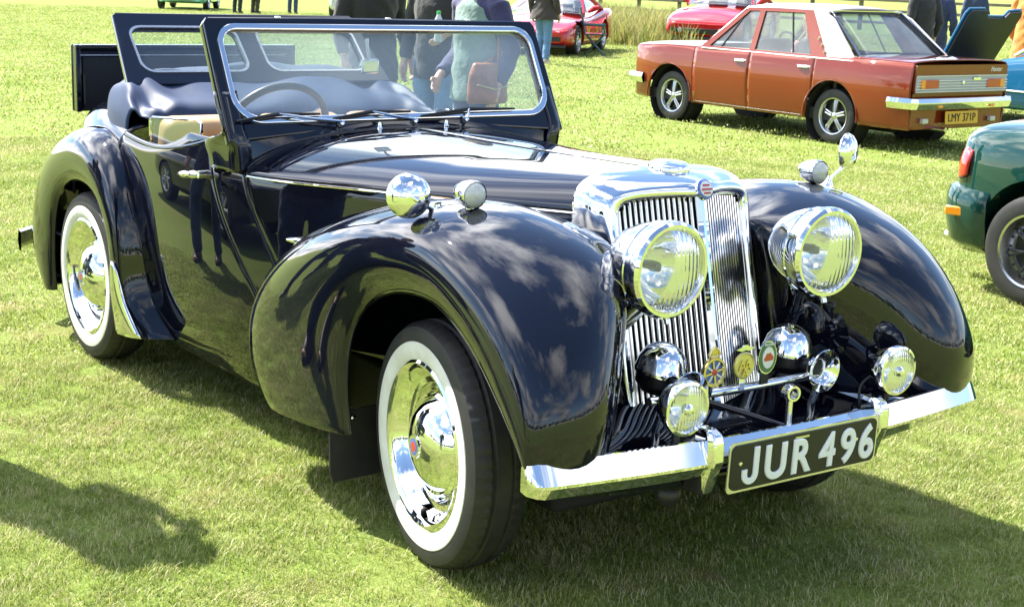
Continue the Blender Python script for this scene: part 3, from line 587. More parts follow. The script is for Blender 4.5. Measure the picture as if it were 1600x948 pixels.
# ---- headlamps
for s in (-1, 1):
    c = (.49, s*.288, .893); ax = (1, -s*.03, -.015)
    hl = bpy.data.objects.new('headlamp', None); COL.objects.link(hl); hl.parent = CAR; hl.location = c; hl.empty_display_size = .1
    lathe('bowl', [(.0, -.198), (.03, -.194), (.06, -.178), (.088, -.148), (.106, -.108), (.116, -.075), (.1195, -.055), (.1225, -.052), (.1225, -.046), (.120, -.043), (.121, -.02), (.121, 0)], 'chrome', hl, axis=ax, n=64)
    lathe('rim', [(.1205, -.022), (.1275, -.020), (.1295, -.008), (.1275, .006), (.120, .014), (.112, .014), (.108, .006), (.107, -.012)], 'chrome', hl, axis=ax, n=72)
    lathe('reflector', [(.108, -.004), (.102, -.03), (.088, -.06), (.065, -.085), (.035, -.1), (.012, -.104)], 'chrome', hl, axis=ax, n=48)
    lathe('bulb', [(.0, -.03), (.012, -.034), (.016, -.05), (.014, -.075), (.010, -.1)], 'clear_lens', hl, axis=ax, n=20)
    lathe('lens', [(.0, .030), (.025, .0293), (.05, .0265), (.075, .0215), (.095, .0145), (.109, .006)], 'lens_big', hl, axis=ax, n=64)
    tube('rim_clip', [(.0, 0, -.128), (.004, 0, -.140)], .009, 'chrome', hl, 10)
    tube('stalk', [(-.10, s*.0, -.10), (-.13, s*.025, -.15), (-.17, s*.06, -.20), (-.20, s*.08, -.26)], [.030, .024, .026, .04], 'chrome', hl, 16)
    # horn: dome and trumpet
    hn = bpy.data.objects.new('horn', None); COL.objects.link(hn); hn.parent = CAR; hn.location = (.42, s*.235, .612); hn.empty_display_size = .08
    lathe('dome', [(.0, .070), (.012, .0695), (.03, .064), (.05, .050), (.063, .030), (.069, .006), (.072, .0), (.072, -.008), (.066, -.012)], 'chrome', hn, axis=(.12, s*.0, 1), n=48)
    lathe('body', [(.066, -.008), (.066, -.04), (.05, -.062), (.0, -.065)], 'black_trim', hn, axis=(.12, 0, 1), n=32)
    tp = spline([(.0, 0, -.035), (.05, s*.006, -.036), (.10, s*.012, -.038)], 8)
    tube('neck', tp, .022, 'black_trim', hn, 16)
    tr_ = lathe('trumpet', [(.022, -.02), (.024, .0), (.031, .012), (.044, .023), (.060, .030), (.062, .028), (.059, .025), (.046, .014), (.038, .004), (.036, -.006)], 'chrome', hn, origin=(.105, s*.013, -.038), axis=(1, s*.04, -.02), n=48)
    lathe('mesh_disc', [(.037, -.004), (.02, -.003), (.0, -.003)], 'steel_dark', tr_, origin=(.105, s*.013, -.038), axis=(1, s*.04, -.02), n=28)
    # fog lamp
    fg = bpy.data.objects.new('fog_lamp', None); COL.objects.link(fg); fg.parent = CAR; fg.location = (.69, s*.385, .592); fg.empty_display_size = .08
    lathe('bowl', [(.0, -.075), (.03, -.07), (.052, -.05), (.063, -.022), (.066, .0)], 'chrome', fg, axis=(1, 0, 0), n=48)
    lathe('rim', [(.065, -.012), (.071, -.01), (.072, .0), (.069, .008), (.062, .010), (.060, .004)], 'chrome', fg, axis=(1, 0, 0), n=56)
    lathe('reflector', [(.061, .0), (.05, -.025), (.03, -.045), (.01, -.05)], 'chrome', fg, axis=(1, 0, 0), n=40)
    lathe('lens', [(.0, .012), (.03, .011), (.05, .008), (.0605, .004)], 'lens_fog', fg, axis=(1, 0, 0), n=48)
    lathe('bulb_shield', [(.0, .024), (.010, .022), (.015, .015), (.015, .008)], 'chrome', fg, axis=(1, 0, 0), n=24)
    tube('bracket', [(-.03, 0, -.06), (-.03, 0, -.10), (-.02, s*.02, -.13)], .011, 'black_trim', fg, 10)
    tube('cable', spline([(-.06, -s*.01, -.02), (-.08, -s*.05, -.06), (-.07, -s*.06, -.11), (-.11, -s*.05, -.14)], 14), .004, 'black_trim', fg, 6)
    # side lamp and mirror on the wing crest
    sl = bpy.data.objects.new('side_lamp', None); COL.objects.link(sl); sl.parent = CAR; sl.location = (.09, s*.640, 1.052); sl.empty_display_size = .05
    lathe('shell', [(.0, -.072), (.010, -.070), (.024, -.052), (.033, -.028), (.037, -.005), (.038, .012), (.036, .020)], 'chrome', sl, axis=(1, 0, 0), n=36)
    lathe('lens', [(.0, .034), (.016, .032), (.029, .026), (.035, .016)], 'clear_lens', sl, axis=(1, 0, 0), n=32)
    lathe('foot', [(.012, -.03), (.013, -.045), (.022, -.056), (.038, -.066), (.042, -.074)], 'chrome', sl, axis=(0, 0, 1), n=24)
    mc = (.0, -.775, 1.042) if s < 0 else (.0, .885, 1.094)
    ft = (-.02, -.665, .985) if s < 0 else (-.02, .815, .985)
    wm = bpy.data.objects.new('wing_mirror', None); COL.objects.link(wm); wm.parent = CAR; wm.location = mc; wm.empty_display_size = .05
    ma = (.92, -.35, .12) if s < 0 else (.93, .34, .05)
    lathe('mirror_head', [(.0, .022), (.02, .0205), (.04, .014), (.054, .004), (.060, -.008), (.059, -.013), (.0, -.013)], 'chrome', wm, axis=ma, n=44)
    fv = Vector(ft)-Vector(mc); dv = Vector(ma).normalized()
    tube('stem', [dv*.012, dv*.03+fv*.18, fv*.75, fv*.97], [.010, .008, .007, .009], 'chrome', wm, 12)
    lathe('foot', [(.010, .03), (.014, .015), (.022, .0), (.023, -.02)], 'chrome', wm, origin=fv, axis=(0, s*.25, 1), n=20)

# ---- bumper, over-riders, plate
bx = interp([-.81, -.6, -.3, 0, .3, .6, .81], [.640, .672, .704, .715, .704, .672, .640])
for name, ya, yb_ in (('front_bumper', -.808, -.318), ('front_bumper', .318, .808), ('bumper_centre', -.318, .318)):
    n = 26; G = []
    for y in np.linspace(ya, yb_, n):
        e = max(0.0, (abs(y)-.765)/.043); k = 1-.22*e**2; zc = .452
        x = bx(y)-.012*e**2
        G.append([(x-.035, y, zc+.040*k), (x-.012, y, zc+.050*k), (x-.006, y, zc+.049*k), (x+.020, y, zc-.004*k), (x+.019, y, zc-.012*k), (x-.004, y, zc-.044*k), (x-.010, y, zc-.046*k), (x-.035, y, zc-.040*k)])
    G = np.array(G); o = grid_obj(name, G, 'chrome', CAR, flip=True, smooth=22, cv=True); 
    me = o.data; bm = bmesh.new(); bm.from_mesh(me); bmesh.ops.holes_fill(bm, edges=bm.edges); bmesh.ops.recalc_face_normals(bm, faces=bm.faces); bm.to_mesh(me); bm.free()
    if name == 'bumper_centre': o.scale.z = .75; o.location.z = .452*.25; o.location.x = -.03
for s in (-1, 1):
    y0 = s*.303; V = []; S = [(.352, -.012, .016, .010), (.360, .006, .019, .012), (.40, .022, .022, .014), (.452, .042, .024, .016), (.50, .040, .024, .016), (.520, .032, .022, .013), (.530, .012, .016, .009)]
    for (z, px, wb, wf) in S:
        x0 = bx(y0)-.01
        V += [(x0-.03, y0-wb, z), (x0+px*.55, y0-wb, z), (x0+px, y0-wf, z), (x0+px, y0+wf, z), (x0+px*.55, y0+wb, z), (x0-.03, y0+wb, z)]
    F = [(i*6+k, i*6+(k+1) % 6, (i+1)*6+(k+1) % 6, (i+1)*6+k) for i in range(len(S)-1) for k in range(6)]+[tuple(range(6))[::-1], tuple(range((len(S)-1)*6, len(S)*6))]
    o = mesh_obj('over_rider', V, F, 'chrome', CAR, 22); b = o.modifiers.new('b', 'BEVEL'); b.width = .004; b.segments = 2
pl = plate('number_plate', [rrect(-.272, .272, .362, .496, .012)], (.722, 0, 0), (0, 1, 0), (.03, 0, 1), .004, 'plate_silver', CAR)
plate('plate_field', [rrect(-.264, .264, .3695, .489, .018)], (.7255, 0, 0), (0, 1, 0), (.03, 0, 1), .004, 'plate_black', pl)
for ch, y in zip('UR496', (-.112, -.022, .078, .155, .226)):
    text_mesh('character', ch, .128, (.7285+.03*.384, y, .384), (0, 1, 0), (.03, 0, 1), .004, 'letter_silver', pl, bev=.0025, sx=.90, bold=.0016)
jl = [(.030, .0925), (.030, .024)]+[(.004+.026*math.cos(a), .024+.026*math.sin(a)) for a in np.linspace(0, -math.pi, 10)][1:]+[(-.022, .036), (-.0085, .036), (-.0085, .026)]+[(.004+.0125*math.cos(a), .024+.0125*math.sin(a)) for a in np.linspace(-math.pi+.1, 0, 9)]+[(.0165, .0925)]
plate('character', [jl], (.7285+.03*.384, -.205, .384), (0, 1, 0), (.03, 0, 1), .008, 'letter_silver', pl, bev=.002)
for y in (-.236, .186): lathe('plate_bolt', [(.0, .004), (.005, .003), (.006, 0)], 'chrome', pl, origin=(.741, y, .44), axis=(1, 0, 0), n=12)
box('maker_strip', (.7415, -.02, .478), (.001, .05, .006), 'dull_chrome', pl)

# ---- front apron, badge bar, badges, brackets
C = [[(.24, -.50, .50), (.24, -.25, .50), (.25, 0, .50), (.24, .25, .50), (.24, .50, .50)],
     [(.36, -.50, .475), (.38, -.25, .47), (.38, 0, .47), (.38, .25, .47), (.36, .50, .475)],
     [(.50, -.60, .455), (.55, -.25, .445), (.56, 0, .445), (.55, .25, .445), (.50, .60, .455)],
     [(.58, -.66, .42), (.65, -.25, .40), (.66, 0, .40), (.65, .25, .40), (.58, .66, .42)],
     [(.57, -.66, .37), (.64, -.25, .35), (.65, 0, .35), (.64, .25, .35), (.57, .66, .37)]]
grid_obj('front_apron', grid_pts(C, 24, 30), 'black_paint', CAR, flip=False, th=.008)
for s in (-1, 1):
    box('chassis_horn', (.45, s*.30, .40), (.5, .06, .09), 'underbody', CAR, bev=.01)
    tube('bumper_iron', [(.50, s*.33, .40), (.62, s*.35, .43), (.685, s*.36, .45)], .016, 'black_trim', CAR, 8)
    tube('bar_bracket', [(.47, s*.29, .445), (.49, s*.29, .50), (.50, s*.29, .552)], .012, 'chrome', CAR, 10)
tube('badge_bar', [(.50, -.34, .552), (.515, -.2, .553), (.52, 0, .553), (.515, .2, .553), (.50, .34, .552)], .0125, 'chrome', CAR, 14)
tube('apron_brace', [(.50, -.19, .545), (.57, -.06, .50), (.64, .06, .455)], .009, 'black_paint', CAR, 10)
tube('apron_brace', [(.50, .19, .545), (.57, .10, .50), (.62, .05, .455)], .008, 'black_paint', CAR, 10)
for k in range(11): box('apron_louvre', (.50+.004*k*0, -.13+.013*k, .4565), (.075, .005, .006), 'black_paint', CAR, bev=.002)
# union-style round badge with crown
B1 = bpy.data.objects.new('crown_badge', None); COL.objects.link(B1); B1.parent = CAR; B1.location = (.535, -.155, .618); B1.empty_display_size = .04
lathe('wheel_ring', [(.030, .004), (.033, .007), (.039, .007), (.041, .003), (.041, -.003), (.030, -.003)], 'brass', B1, axis=(1, 0, 0), n=40, closed=True)
lathe('disc', [(.0, .001), (.031, .001)], 'enamel_blue', B1, axis=(1, 0, 0), n=32)
for k in range(8):
    a = k*math.pi/4+.2; V, F = box_vf((.003, math.cos(a)*.0175, math.sin(a)*.0175), (.004, .028, .0055), M=Matrix.Rotation(a, 3, 'X')); mesh_obj('spoke', V, F, 'enamel_white' if k % 2 else 'brass', B1, 0)
lathe('boss', [(.0, .008), (.008, .007), (.011, .002)], 'enamel_red', B1, axis=(1, 0, 0), n=20)
multi('crown', [tube_vf([(0, -.016, .043), (0, 0, .041), (0, .016, .043)], .005, 8), tube_vf([(0, -.018, .046), (0, -.012, .060), (0, 0, .066), (0, .012, .060), (0, .018, .046)], .0045, 8), tube_vf([(0, 0, .045), (0, 0, .068)], .005, 8), tube_vf([(0, -.008, .046), (0, -.006, .062)], .005, 8), tube_vf([(0, .008, .046), (0, .006, .062)], .005, 8)], 'brass', B1)
tube('badge_stem', [(-.012, 0, -.066), (-.004, 0, -.038)], .007, 'chrome', B1, 8)
# yellow AA badge with wings
B2 = bpy.data.objects.new('winged_badge', None); COL.objects.link(B2); B2.parent = CAR; B2.location = (.535, -.045, .622); B2.empty_display_size = .04
lathe('disc', [(.0, .002), (.031, .002), (.034, .005), (.037, .003), (.037, -.003), (.0, -.003)], 'badge_yellow', B2, axis=(1, 0, 0), n=40)
for dy, dz in ((-.010, -.002), (.010, -.002)): text_mesh('letter', 'A', .044, (.0045, dy, dz-.012), (0, 1, 0), (0, 0, 1), .003, 'brass', B2, sx=.9)
text_mesh('letter', 'A', .034, (.006, 0, -.030), (0, 1, 0), (0, 0, 1), .003, 'brass', B2)
plate('wing_bar', [[(-.034, .046), (-.012, .040), (0, .043), (.012, .040), (.034, .046), (.014, .052), (.006, .057), (-.006, .057), (-.014, .052)]], (.001, 0, 0), (0, 1, 0), (0, 0, 1), .004, 'chrome', B2)
box('badge_stem', (-.006, 0, -.052), (.008, .022, .034), 'chrome', B2, bev=.002)
# club badge: green ring, white field, red car silhouette
B3 = bpy.data.objects.new('club_badge', None); COL.objects.link(B3); B3.parent = CAR; B3.location = (.535, .038, .635); B3.empty_display_size = .04
ell = lambda a, b, n=28: [(a*math.cos(2*math.pi*k/n), b*math.sin(2*math.pi*k/n)) for k in range(n)]
plate('shield', [ell(.034, .046)], (0, 0, 0), (0, 1, 0), (0, 0, 1), .006, 'chrome', B3)
plate('ring', [ell(.031, .043)], (.002, 0, 0), (0, 1, 0), (0, 0, 1), .005, 'enamel_green', B3)
plate('field', [ell(.0215, .030)], (.004, 0, 0), (0, 1, 0), (0, 0, 1), .005, 'enamel_white', B3)
plate('emblem', [[(-.017, -.004), (-.012, .004), (-.006, .012), (.006, .013), (.012, .006), (.017, .003), (.018, -.006), (.010, -.008), (-.012, -.009)]], (.006, 0, 0), (0, 1, 0), (0, 0, 1), .004, 'enamel_red', B3)
text_mesh('badge_text', 'TRIUMPH', .010, (.0055, 0, .0325), (0, 1, 0), (0, 0, 1), .002, 'enamel_white', B3, sx=.8)
box('badge_stem', (-.006, 0, -.060), (.008, .03, .034), 'black_trim', B3, bev=.003)
# starting-handle ring on its post
SR = tube('handle_post', [(.662, .004, .44), (.664, .004, .50), (.664, .004, .552)], [.011, .009, .009], 'chrome', CAR, 12)
lathe('handle_ring', [(.015, -.014), (.021, -.014), (.0225, 0), (.021, .014), (.015, .014), (.0135, 0)], 'chrome', SR, origin=(.666, .004, .574), axis=(1, -.15, 0), n=28, closed=True)
lathe('ball', [(.0, .035), (.02, .03), (.033, .012), (.035, 0), (.033, -.012), (.02, -.03), (.0, -.035)], 'steel_dark', CAR, origin=(.55, -.30, .312), axis=(0, 0, 1), n=24)
tube('ball', [(.55, -.30, .33), (.53, -.30, .37)], .012, 'steel_dark', CAR, 8)
lathe('driving_lamp', [(.0, -.03), (.03, -.025), (.045, 0), (.047, .015), (.03, .03), (.0, .033)], 'black_trim', CAR, origin=(.60, .39, .40), axis=(1, .1, 0), n=24)

# ---- windscreen
RK = (-.565, 0, 1); L_ = math.sqrt(1+.565**2)
def scr(z, y=0, off=0.0): return (-1.352-(z-1.088)*.565+off*.87, y, z+off*.49)
zv = lambda z: (z-1.088)*L_
WF = plate('windscreen_frame', [[(-.690, zv(1.03)), (-.64, zv(1.03)), (-.3, zv(1.055)), (0, zv(1.060)), (.3, zv(1.055)), (.64, zv(1.03)), (.690, zv(1.03)), (.691, zv(1.2)), (.688, zv(1.405)), (.678, zv(1.418)), (0, zv(1.421)), (-.678, zv(1.418)), (-.688, zv(1.405)), (-.691, zv(1.2))],
      rrect(-.654, .654, zv(1.080), zv(1.396), (.10, .10, .07, .07), 8)], scr(1.088), (0, 1, 0), RK, .045, 'black_paint', CAR, bev=.006)
plate('screen_trim', [rrect(-.658, .658, zv(1.078), zv(1.398), (.103, .103, .073, .073), 8), rrect(-.644, .644, zv(1.093), zv(1.384), (.092, .092, .062, .062), 8)], scr(1.088, 0, .026), (0, 1, 0), RK, .010, 'chrome', WF, bev=.003)
plate('screen_glass', [rrect(-.650, .650, zv(1.085), zv(1.391), (.095, .095, .065, .065), 8)], scr(1.088, 0, .010), (0, 1, 0), RK, .005, 'screen_glass', WF)
tube('top_rail', [(-1.553, -.66, 1.424), (-1.556, 0, 1.428), (-1.553, .66, 1.424)], .008, 'black_paint', WF, 8)
for y in (-.40, 0.05, .40): box('rail_clip', (-1.545, y, 1.432), (.02, .018, .014), 'chrome', WF, bev=.003)
for s in (-1, 1):   # pillar foot flaring into the scuttle and down to the door edge
    C = []
    for z, dy in ((1.19, 0), (1.12, .001), (1.06, .002), (1.01, 0), (.965, 0), (.925, 0)):
        pf = -1.352-(z-1.088)*.565; xfw = min(pf+.026, -1.296); xb_ = pf-.020 if z > 1.04 else door_front(z)+.006; t = (1.19-z)/.265
        yo = .692+dy if z > 1.04 else max(wside(xb_, z), wside(xfw, z))+.004+.028*max(0, (z-.925)/.115)**1.5
        C.append([(xb_, s*(yo-.025), z), (xb_+.003, s*yo, z), (xb_*.5+xfw*.5, s*(yo+.001), z), (xfw-.012, s*(yo-.002), z), (xfw, s*(yo-.014), z), (xfw-.002, s*(yo-.06), z+.004)])
    grid_obj('pillar_foot', grid_pts(C, 20, 18), 'black_paint', CAR, flip=(s < 0), th=.004)
C = []
for y in np.linspace(-.675, .675, 25):    # fillet between the screen frame and the scuttle
    w0 = wside(-1.30, zs_f(-1.30)); sn = min(abs(y)/w0, .995); zb_ = zs_f(-1.30)+(zc_f(-1.30)-zs_f(-1.30))*(1-sn**2.3)**.62; tp = scr(1.078-.012*(abs(y)/.675)**4, y, .022)
    C.append([tp, (tp[0]*.55-1.300*.45+.004, y, tp[2]*.55+zb_*.45-.006), (-1.297, y*.985, zb_+.001)])
grid_obj('screen_base', grid_pts(C, 50, 10), 'black_paint', CAR, flip=True, th=.003)
# wipers
for (y0, ya, yb_) in ((-.27, -.665, -.345), (.03, -.30, .02), (.25, .06, .48)):
    wp = lathe('wiper', [(.0, .02), (.010, .018), (.012, 0)], 'chrome', CAR, origin=scr(1.065, y0, .028), axis=(.87, 0, .49), n=14)
    zb_ = 1.098
    tube('wiper_arm', [scr(1.068, y0, .045), scr(1.078, (y0+ya*.5+yb_*.5)/2, .05), scr(zb_, (ya+yb_)/2, .045)], .005, 'chrome', wp, 8)
    tube('wiper_blade', [scr(zb_-.018, ya, .040), scr(zb_, (ya+yb_)/2, .042), scr(zb_-.002, yb_, .040)], [.004, .008, .004], 'black_trim', wp, 8)
for y in (-.12, .16): lathe('washer_jet', [(.0, .022), (.007, .02), (.008, .008), (.012, 0)], 'chrome', CAR, origin=(-1.30, y, zc_f(-1.3)-.002), axis=(0, 0, 1), n=12)
mr = tube('rear_view_mirror', [scr(1.372, -.05, -.02), scr(1.34, -.05, -.03), scr(1.295, -.05, -.035)], [.010, .006, .006], 'dull_chrome', CAR, 10)
box('mirror_case', Vector(scr(1.285, -.05, -.04)), (.014, .072, .052), 'chrome', mr, bev=.008)

# ---- cockpit
fl = box('cockpit_floor', (-1.75, 0, .33), (1.2, 1.12, .02), 'dark_interior', CAR)
C = [[(-1.50, y, 1.02-.02*abs(y)) for y in (-.58, -.3, 0, .3, .58)], [(-1.58, y, 1.01-.02*abs(y)) for y in (-.58, -.3, 0, .3, .58)], [(-1.60, y, .92) for y in (-.58, -.3, 0, .3, .58)], [(-1.58, y, .76) for y in (-.58, -.3, 0, .3, .58)]]
grid_obj('dashboard', grid_pts(C, 14, 20), 'tan_leather', CAR, flip=True, th=.01)
def cushion(name, c, s, mat, parent, M=None, rr=.06):
    o = box(name, c, s, mat, parent, M=M); b = o.modifiers.new('b', 'BEVEL'); b.width = rr; b.segments = 5; o.data.shade_smooth(); return o
bs = cushion('bench_seat', (-2.02, 0, .62), (.50, 1.18, .18), 'tan_leather', CAR)
for y in (-.40, 0, .40): cushion('seat_back', (-2.20, y, .80), (.13, .385, .46), 'tan_leather', bs, M=Matrix.Rotation(.22, 3, 'Y'), rr=.05)
for s in (-1, 1):
    side = [[(x, s*(wside(x, z)-.05), z) for z in (.35, .6, .8, .915)] for x in (-2.25, -2.05, -1.85, -1.65, -1.5)]
    grid_obj('door_lining', grid_pts(side, 14, 10), 'tan_leather', doors[0 if s > 0 else 1], flip=(s < 0), th=.01)
# wind-down side glass lying open above the door
for s in (-1, 1):
    dgl = plate('side_glass', [[(-2.15, .90), (-1.66, .92), (-1.665, 1.055), (-1.70, 1.062), (-2.12, 1.030), (-2.152, 1.020)]], (0, s*.640, 0), (1, 0, 0), (0, 0, 1), .005, 'car_glass', doors[0 if s > 0 else 1])
    tube('glass_edge', [(-2.152, s*.640, .94), (-2.152, s*.640, 1.020), (-2.12, s*.640, 1.032), (-1.70, s*.640, 1.064), (-1.662, s*.640, 1.055), (-1.66, s*.640, .96)], .0055, 'chrome', dgl, 6)
# steering wheel
sc = Vector((-1.77, -.30, 1.005)); sax = Vector((-.80, 0, .45)).normalized(); _, su, sv = frame_of(sax)
ring = [sc+(su*math.cos(a)+sv*math.sin(a))*.205 for a in np.linspace(0, 2*math.pi, 49)]
swh = tube('steering_wheel', ring, .0145, 'grey_plastic', CAR, 10)
lathe('wheel_boss', [(.0, .03), (.03, .027), (.045, .01), (.045, -.02)], 'grey_plastic', swh, origin=sc-sax*.02, axis=sax, n=24)
for k in range(3):
    a0 = k*2*math.pi/3+math.pi/2
    for d in (-.06, 0, .06): tube('wheel_spoke', [sc-sax*.02+(su*math.cos(a0+d)+sv*math.sin(a0+d))*.04, sc+(su*math.cos(a0+d*.6)+sv*math.sin(a0+d*.6))*.2], .0035, 'chrome', swh, 6)
tube('steering_column', [sc-sax*.03, sc-sax*.35], .02, 'black_trim', swh, 10)

# ---- folded hood under its cover, draped round the back of the seats
def hood_sec(phi):
    """phi -1..1 runs round the cockpit back from the right door to the left door"""
    a = phi*math.pi/2; ce = math.cos(a); se = math.sin(a)
    xo = -2.34-.60*ce**0.75; yo = .655*math.copysign(abs(se)**.62, se)
    return xo, yo, ce
C = []
rn = random.Random(3)
for phi in np.linspace(-1, 1, 23):
    xo, yo, ce = hood_sec(phi); jig = .005*math.sin(phi*9+.5)+.003*math.sin(phi*21+1); h = .050+.082*ce**.6+jig*.6
    zb = .985+.03*ce; fwd = .10+.66*ce**.8+(.22 if phi > 0 else 0)*(1-ce)**2; xi = xo+fwd; yi = yo*(1-.10-.12*ce); tip = 1-.30*max(0, abs(phi)-.8)/.2; top = zb+(h+.025)*tip
    mixp = lambda f: (xo+fwd*f, yo+(yi-yo)*f)
    C.append([(xo-.015*ce, yo*1.005, zb-.06), (xo+.004, yo*.997, zb+h*.5*tip), (*mixp(.16), top-.010), (*mixp(.36), top+.004+jig*.5), (*mixp(.68), zb+h*.72*tip+jig), (*mixp(.95), zb+.035*tip+jig*.6), (*mixp(1.0), zb-.03), (*mixp(.98), zb-.13)])
GH = grid_pts(C, 110, 48)
for j in range(48):
    v = j/47; ii = np.linspace(-1, 1, 110); GH[:, j, 2] += .010*math.sin(math.pi*v)*np.sin(2*math.pi*(3.2*v+.35*np.sin(ii*4.1)+.2*np.sin(ii*9.7)))+.008*np.sin(ii*26+v*9)*np.exp(-((np.abs(ii)-.72)/.16)**2)
hood = grid_obj('folded_hood', GH, 'hood_cloth', CAR, flip=False, th=.006)
me = hood.data   # soft cloth folds
for v_ in me.vertices:
    p = v_.co; f = math.sin(p.y*11+p.x*6)*.5+math.sin(p.y*23-p.x*15+1.3)*.35+math.sin(p.x*31+p.y*9)*.25; v_.co.z += .0022*f; v_.co.x += .004*math.sin(p.y*9+p.z*16)
edge = [hood_sec(p) for p in np.linspace(-1, 1, 60)]
tube('hood_piping', [(x-.016*c, y*1.008, .975+.03*c-.045) for x, y, c in edge], .006, 'black_trim', hood, 8)

# ---- second screen of the dickey seat and its open lid
DK = (-.27, 0, .25); dl = math.hypot(.27, .25)
DF = plate('dickey_screen', [[(-.600, -.01), (.600, -.01), (.556, dl), (.545, dl+.012), (-.545, dl+.012), (-.556, dl)], rrect(-.520, -.045, .050, .305, (.09, .06, .05, .05), 8), rrect(.045, .520, .050, .305, (.06, .09, .05, .05), 8)], (-2.49, 0, 1.125), (0, 1, 0), DK, .032, 'black_paint', CAR, bev=.006)
for a, b in ((-.520, -.045), (.045, .520)):
    plate('pane', [rrect(a-.004, b+.004, .046, .309, .06, 6)], (-2.49, 0, 1.125), (0, 1, 0), DK, .004, 'clear_glass', DF)
    plate('pane_seal', [rrect(a-.004, b+.004, .046, .309, .06, 6), rrect(a+.006, b-.006, .056, .299, .055, 6)], Vector((-2.49, 0, 1.125))+Vector((.25, 0, .27)).normalized()*.017, (0, 1, 0), DK, .004, 'dull_chrome', DF)
LD = bpy.data.objects.new('boot_lid', None); COL.objects.link(LD); LD.parent = CAR; LD.location = (-3.31, 0, 0); LD.empty_display_size = .1
box('lid_skin', (-.02, 0, 1.085), (.022, 1.09, .30), 'black_paint', LD, bev=.008)
for y in (-.53, .53): box('lid_flange', (.01, y, 1.085), (.045, .022, .298), 'black_paint', LD, bev=.004)
box('lid_flange', (.01, 0, 1.224), (.045, 1.03, .02), 'black_paint', LD, bev=.004)
for z in (1.205, 1.185): tube('lid_bead', [(-.004, -.51, z), (-.004, .51, z)], .005, 'dull_chrome' if z < 1.2 else 'black_trim', LD, 8)
box('lid_lining', (-.004, 0, 1.06), (.008, 1.0, .235), 'black_trim', LD, bev=.003)
for y in (-.50, .50): tube('lid_stay', [(.012, y, .97), (.010, y, 1.10)], .006, 'steel_dark', LD, 8)

# ---- underside, mud flaps, rear bumper end, lamp
box('underside_block', (-1.45, 0, .30), (3.5, .96, .20), 'underbody', CAR, bev=.02)  # plain dark box added to block light under the car
box('engine_bay', (-.30, 0, .62), (.8, .44, .40), 'underbody', CAR)
for s in (-1, 1):
    mf = plate('mud_flap', [[(.545, .125), (.765, .12), (.775, .15), (.775, .33), (.545, .34)]], (-.415, 0, 0), (0, s, 0), (-.05, 0, 1), .008, 'rubber', CAR)
    for yy in (.60, .70): lathe('flap_bolt', [(.0, .006), (.008, .004), (.009, 0)], 'chrome', mf, origin=(-.420, s*yy, .312), axis=(1, 0, 0), n=12)
    lathe('tail_lamp', [(.0, -.03), (.03, -.03), (.034, 0), (.028, .02), (.0, .028)], 'red_lens', CAR, origin=(-3.28, s*.71, .40), axis=(-1, 0, 0), n=20)
    tube('axle_arm', [(0, s*.30, .34), (0, s*.60, .34)], .03, 'underbody', CAR, 8)
tube('rear_axle', [(-2.54, -.66, .34), (-2.54, .66, .34)], .04, 'underbody', CAR, 8)
G = []
rbx = interp([-.78, -.5, 0, .5, .78], [-3.42, -3.66, -3.74, -3.66, -3.42])
for y in np.linspace(-.78, .78, 30):
    x = rbx(y); G.append([(x+.03, y, .39), (x, y, .395), (x-.02, y, .345), (x, y, .30), (x+.03, y, .305)])
grid_obj('rear_bumper', np.array(G), 'chrome', CAR, flip=False, cv=True, smooth=25)
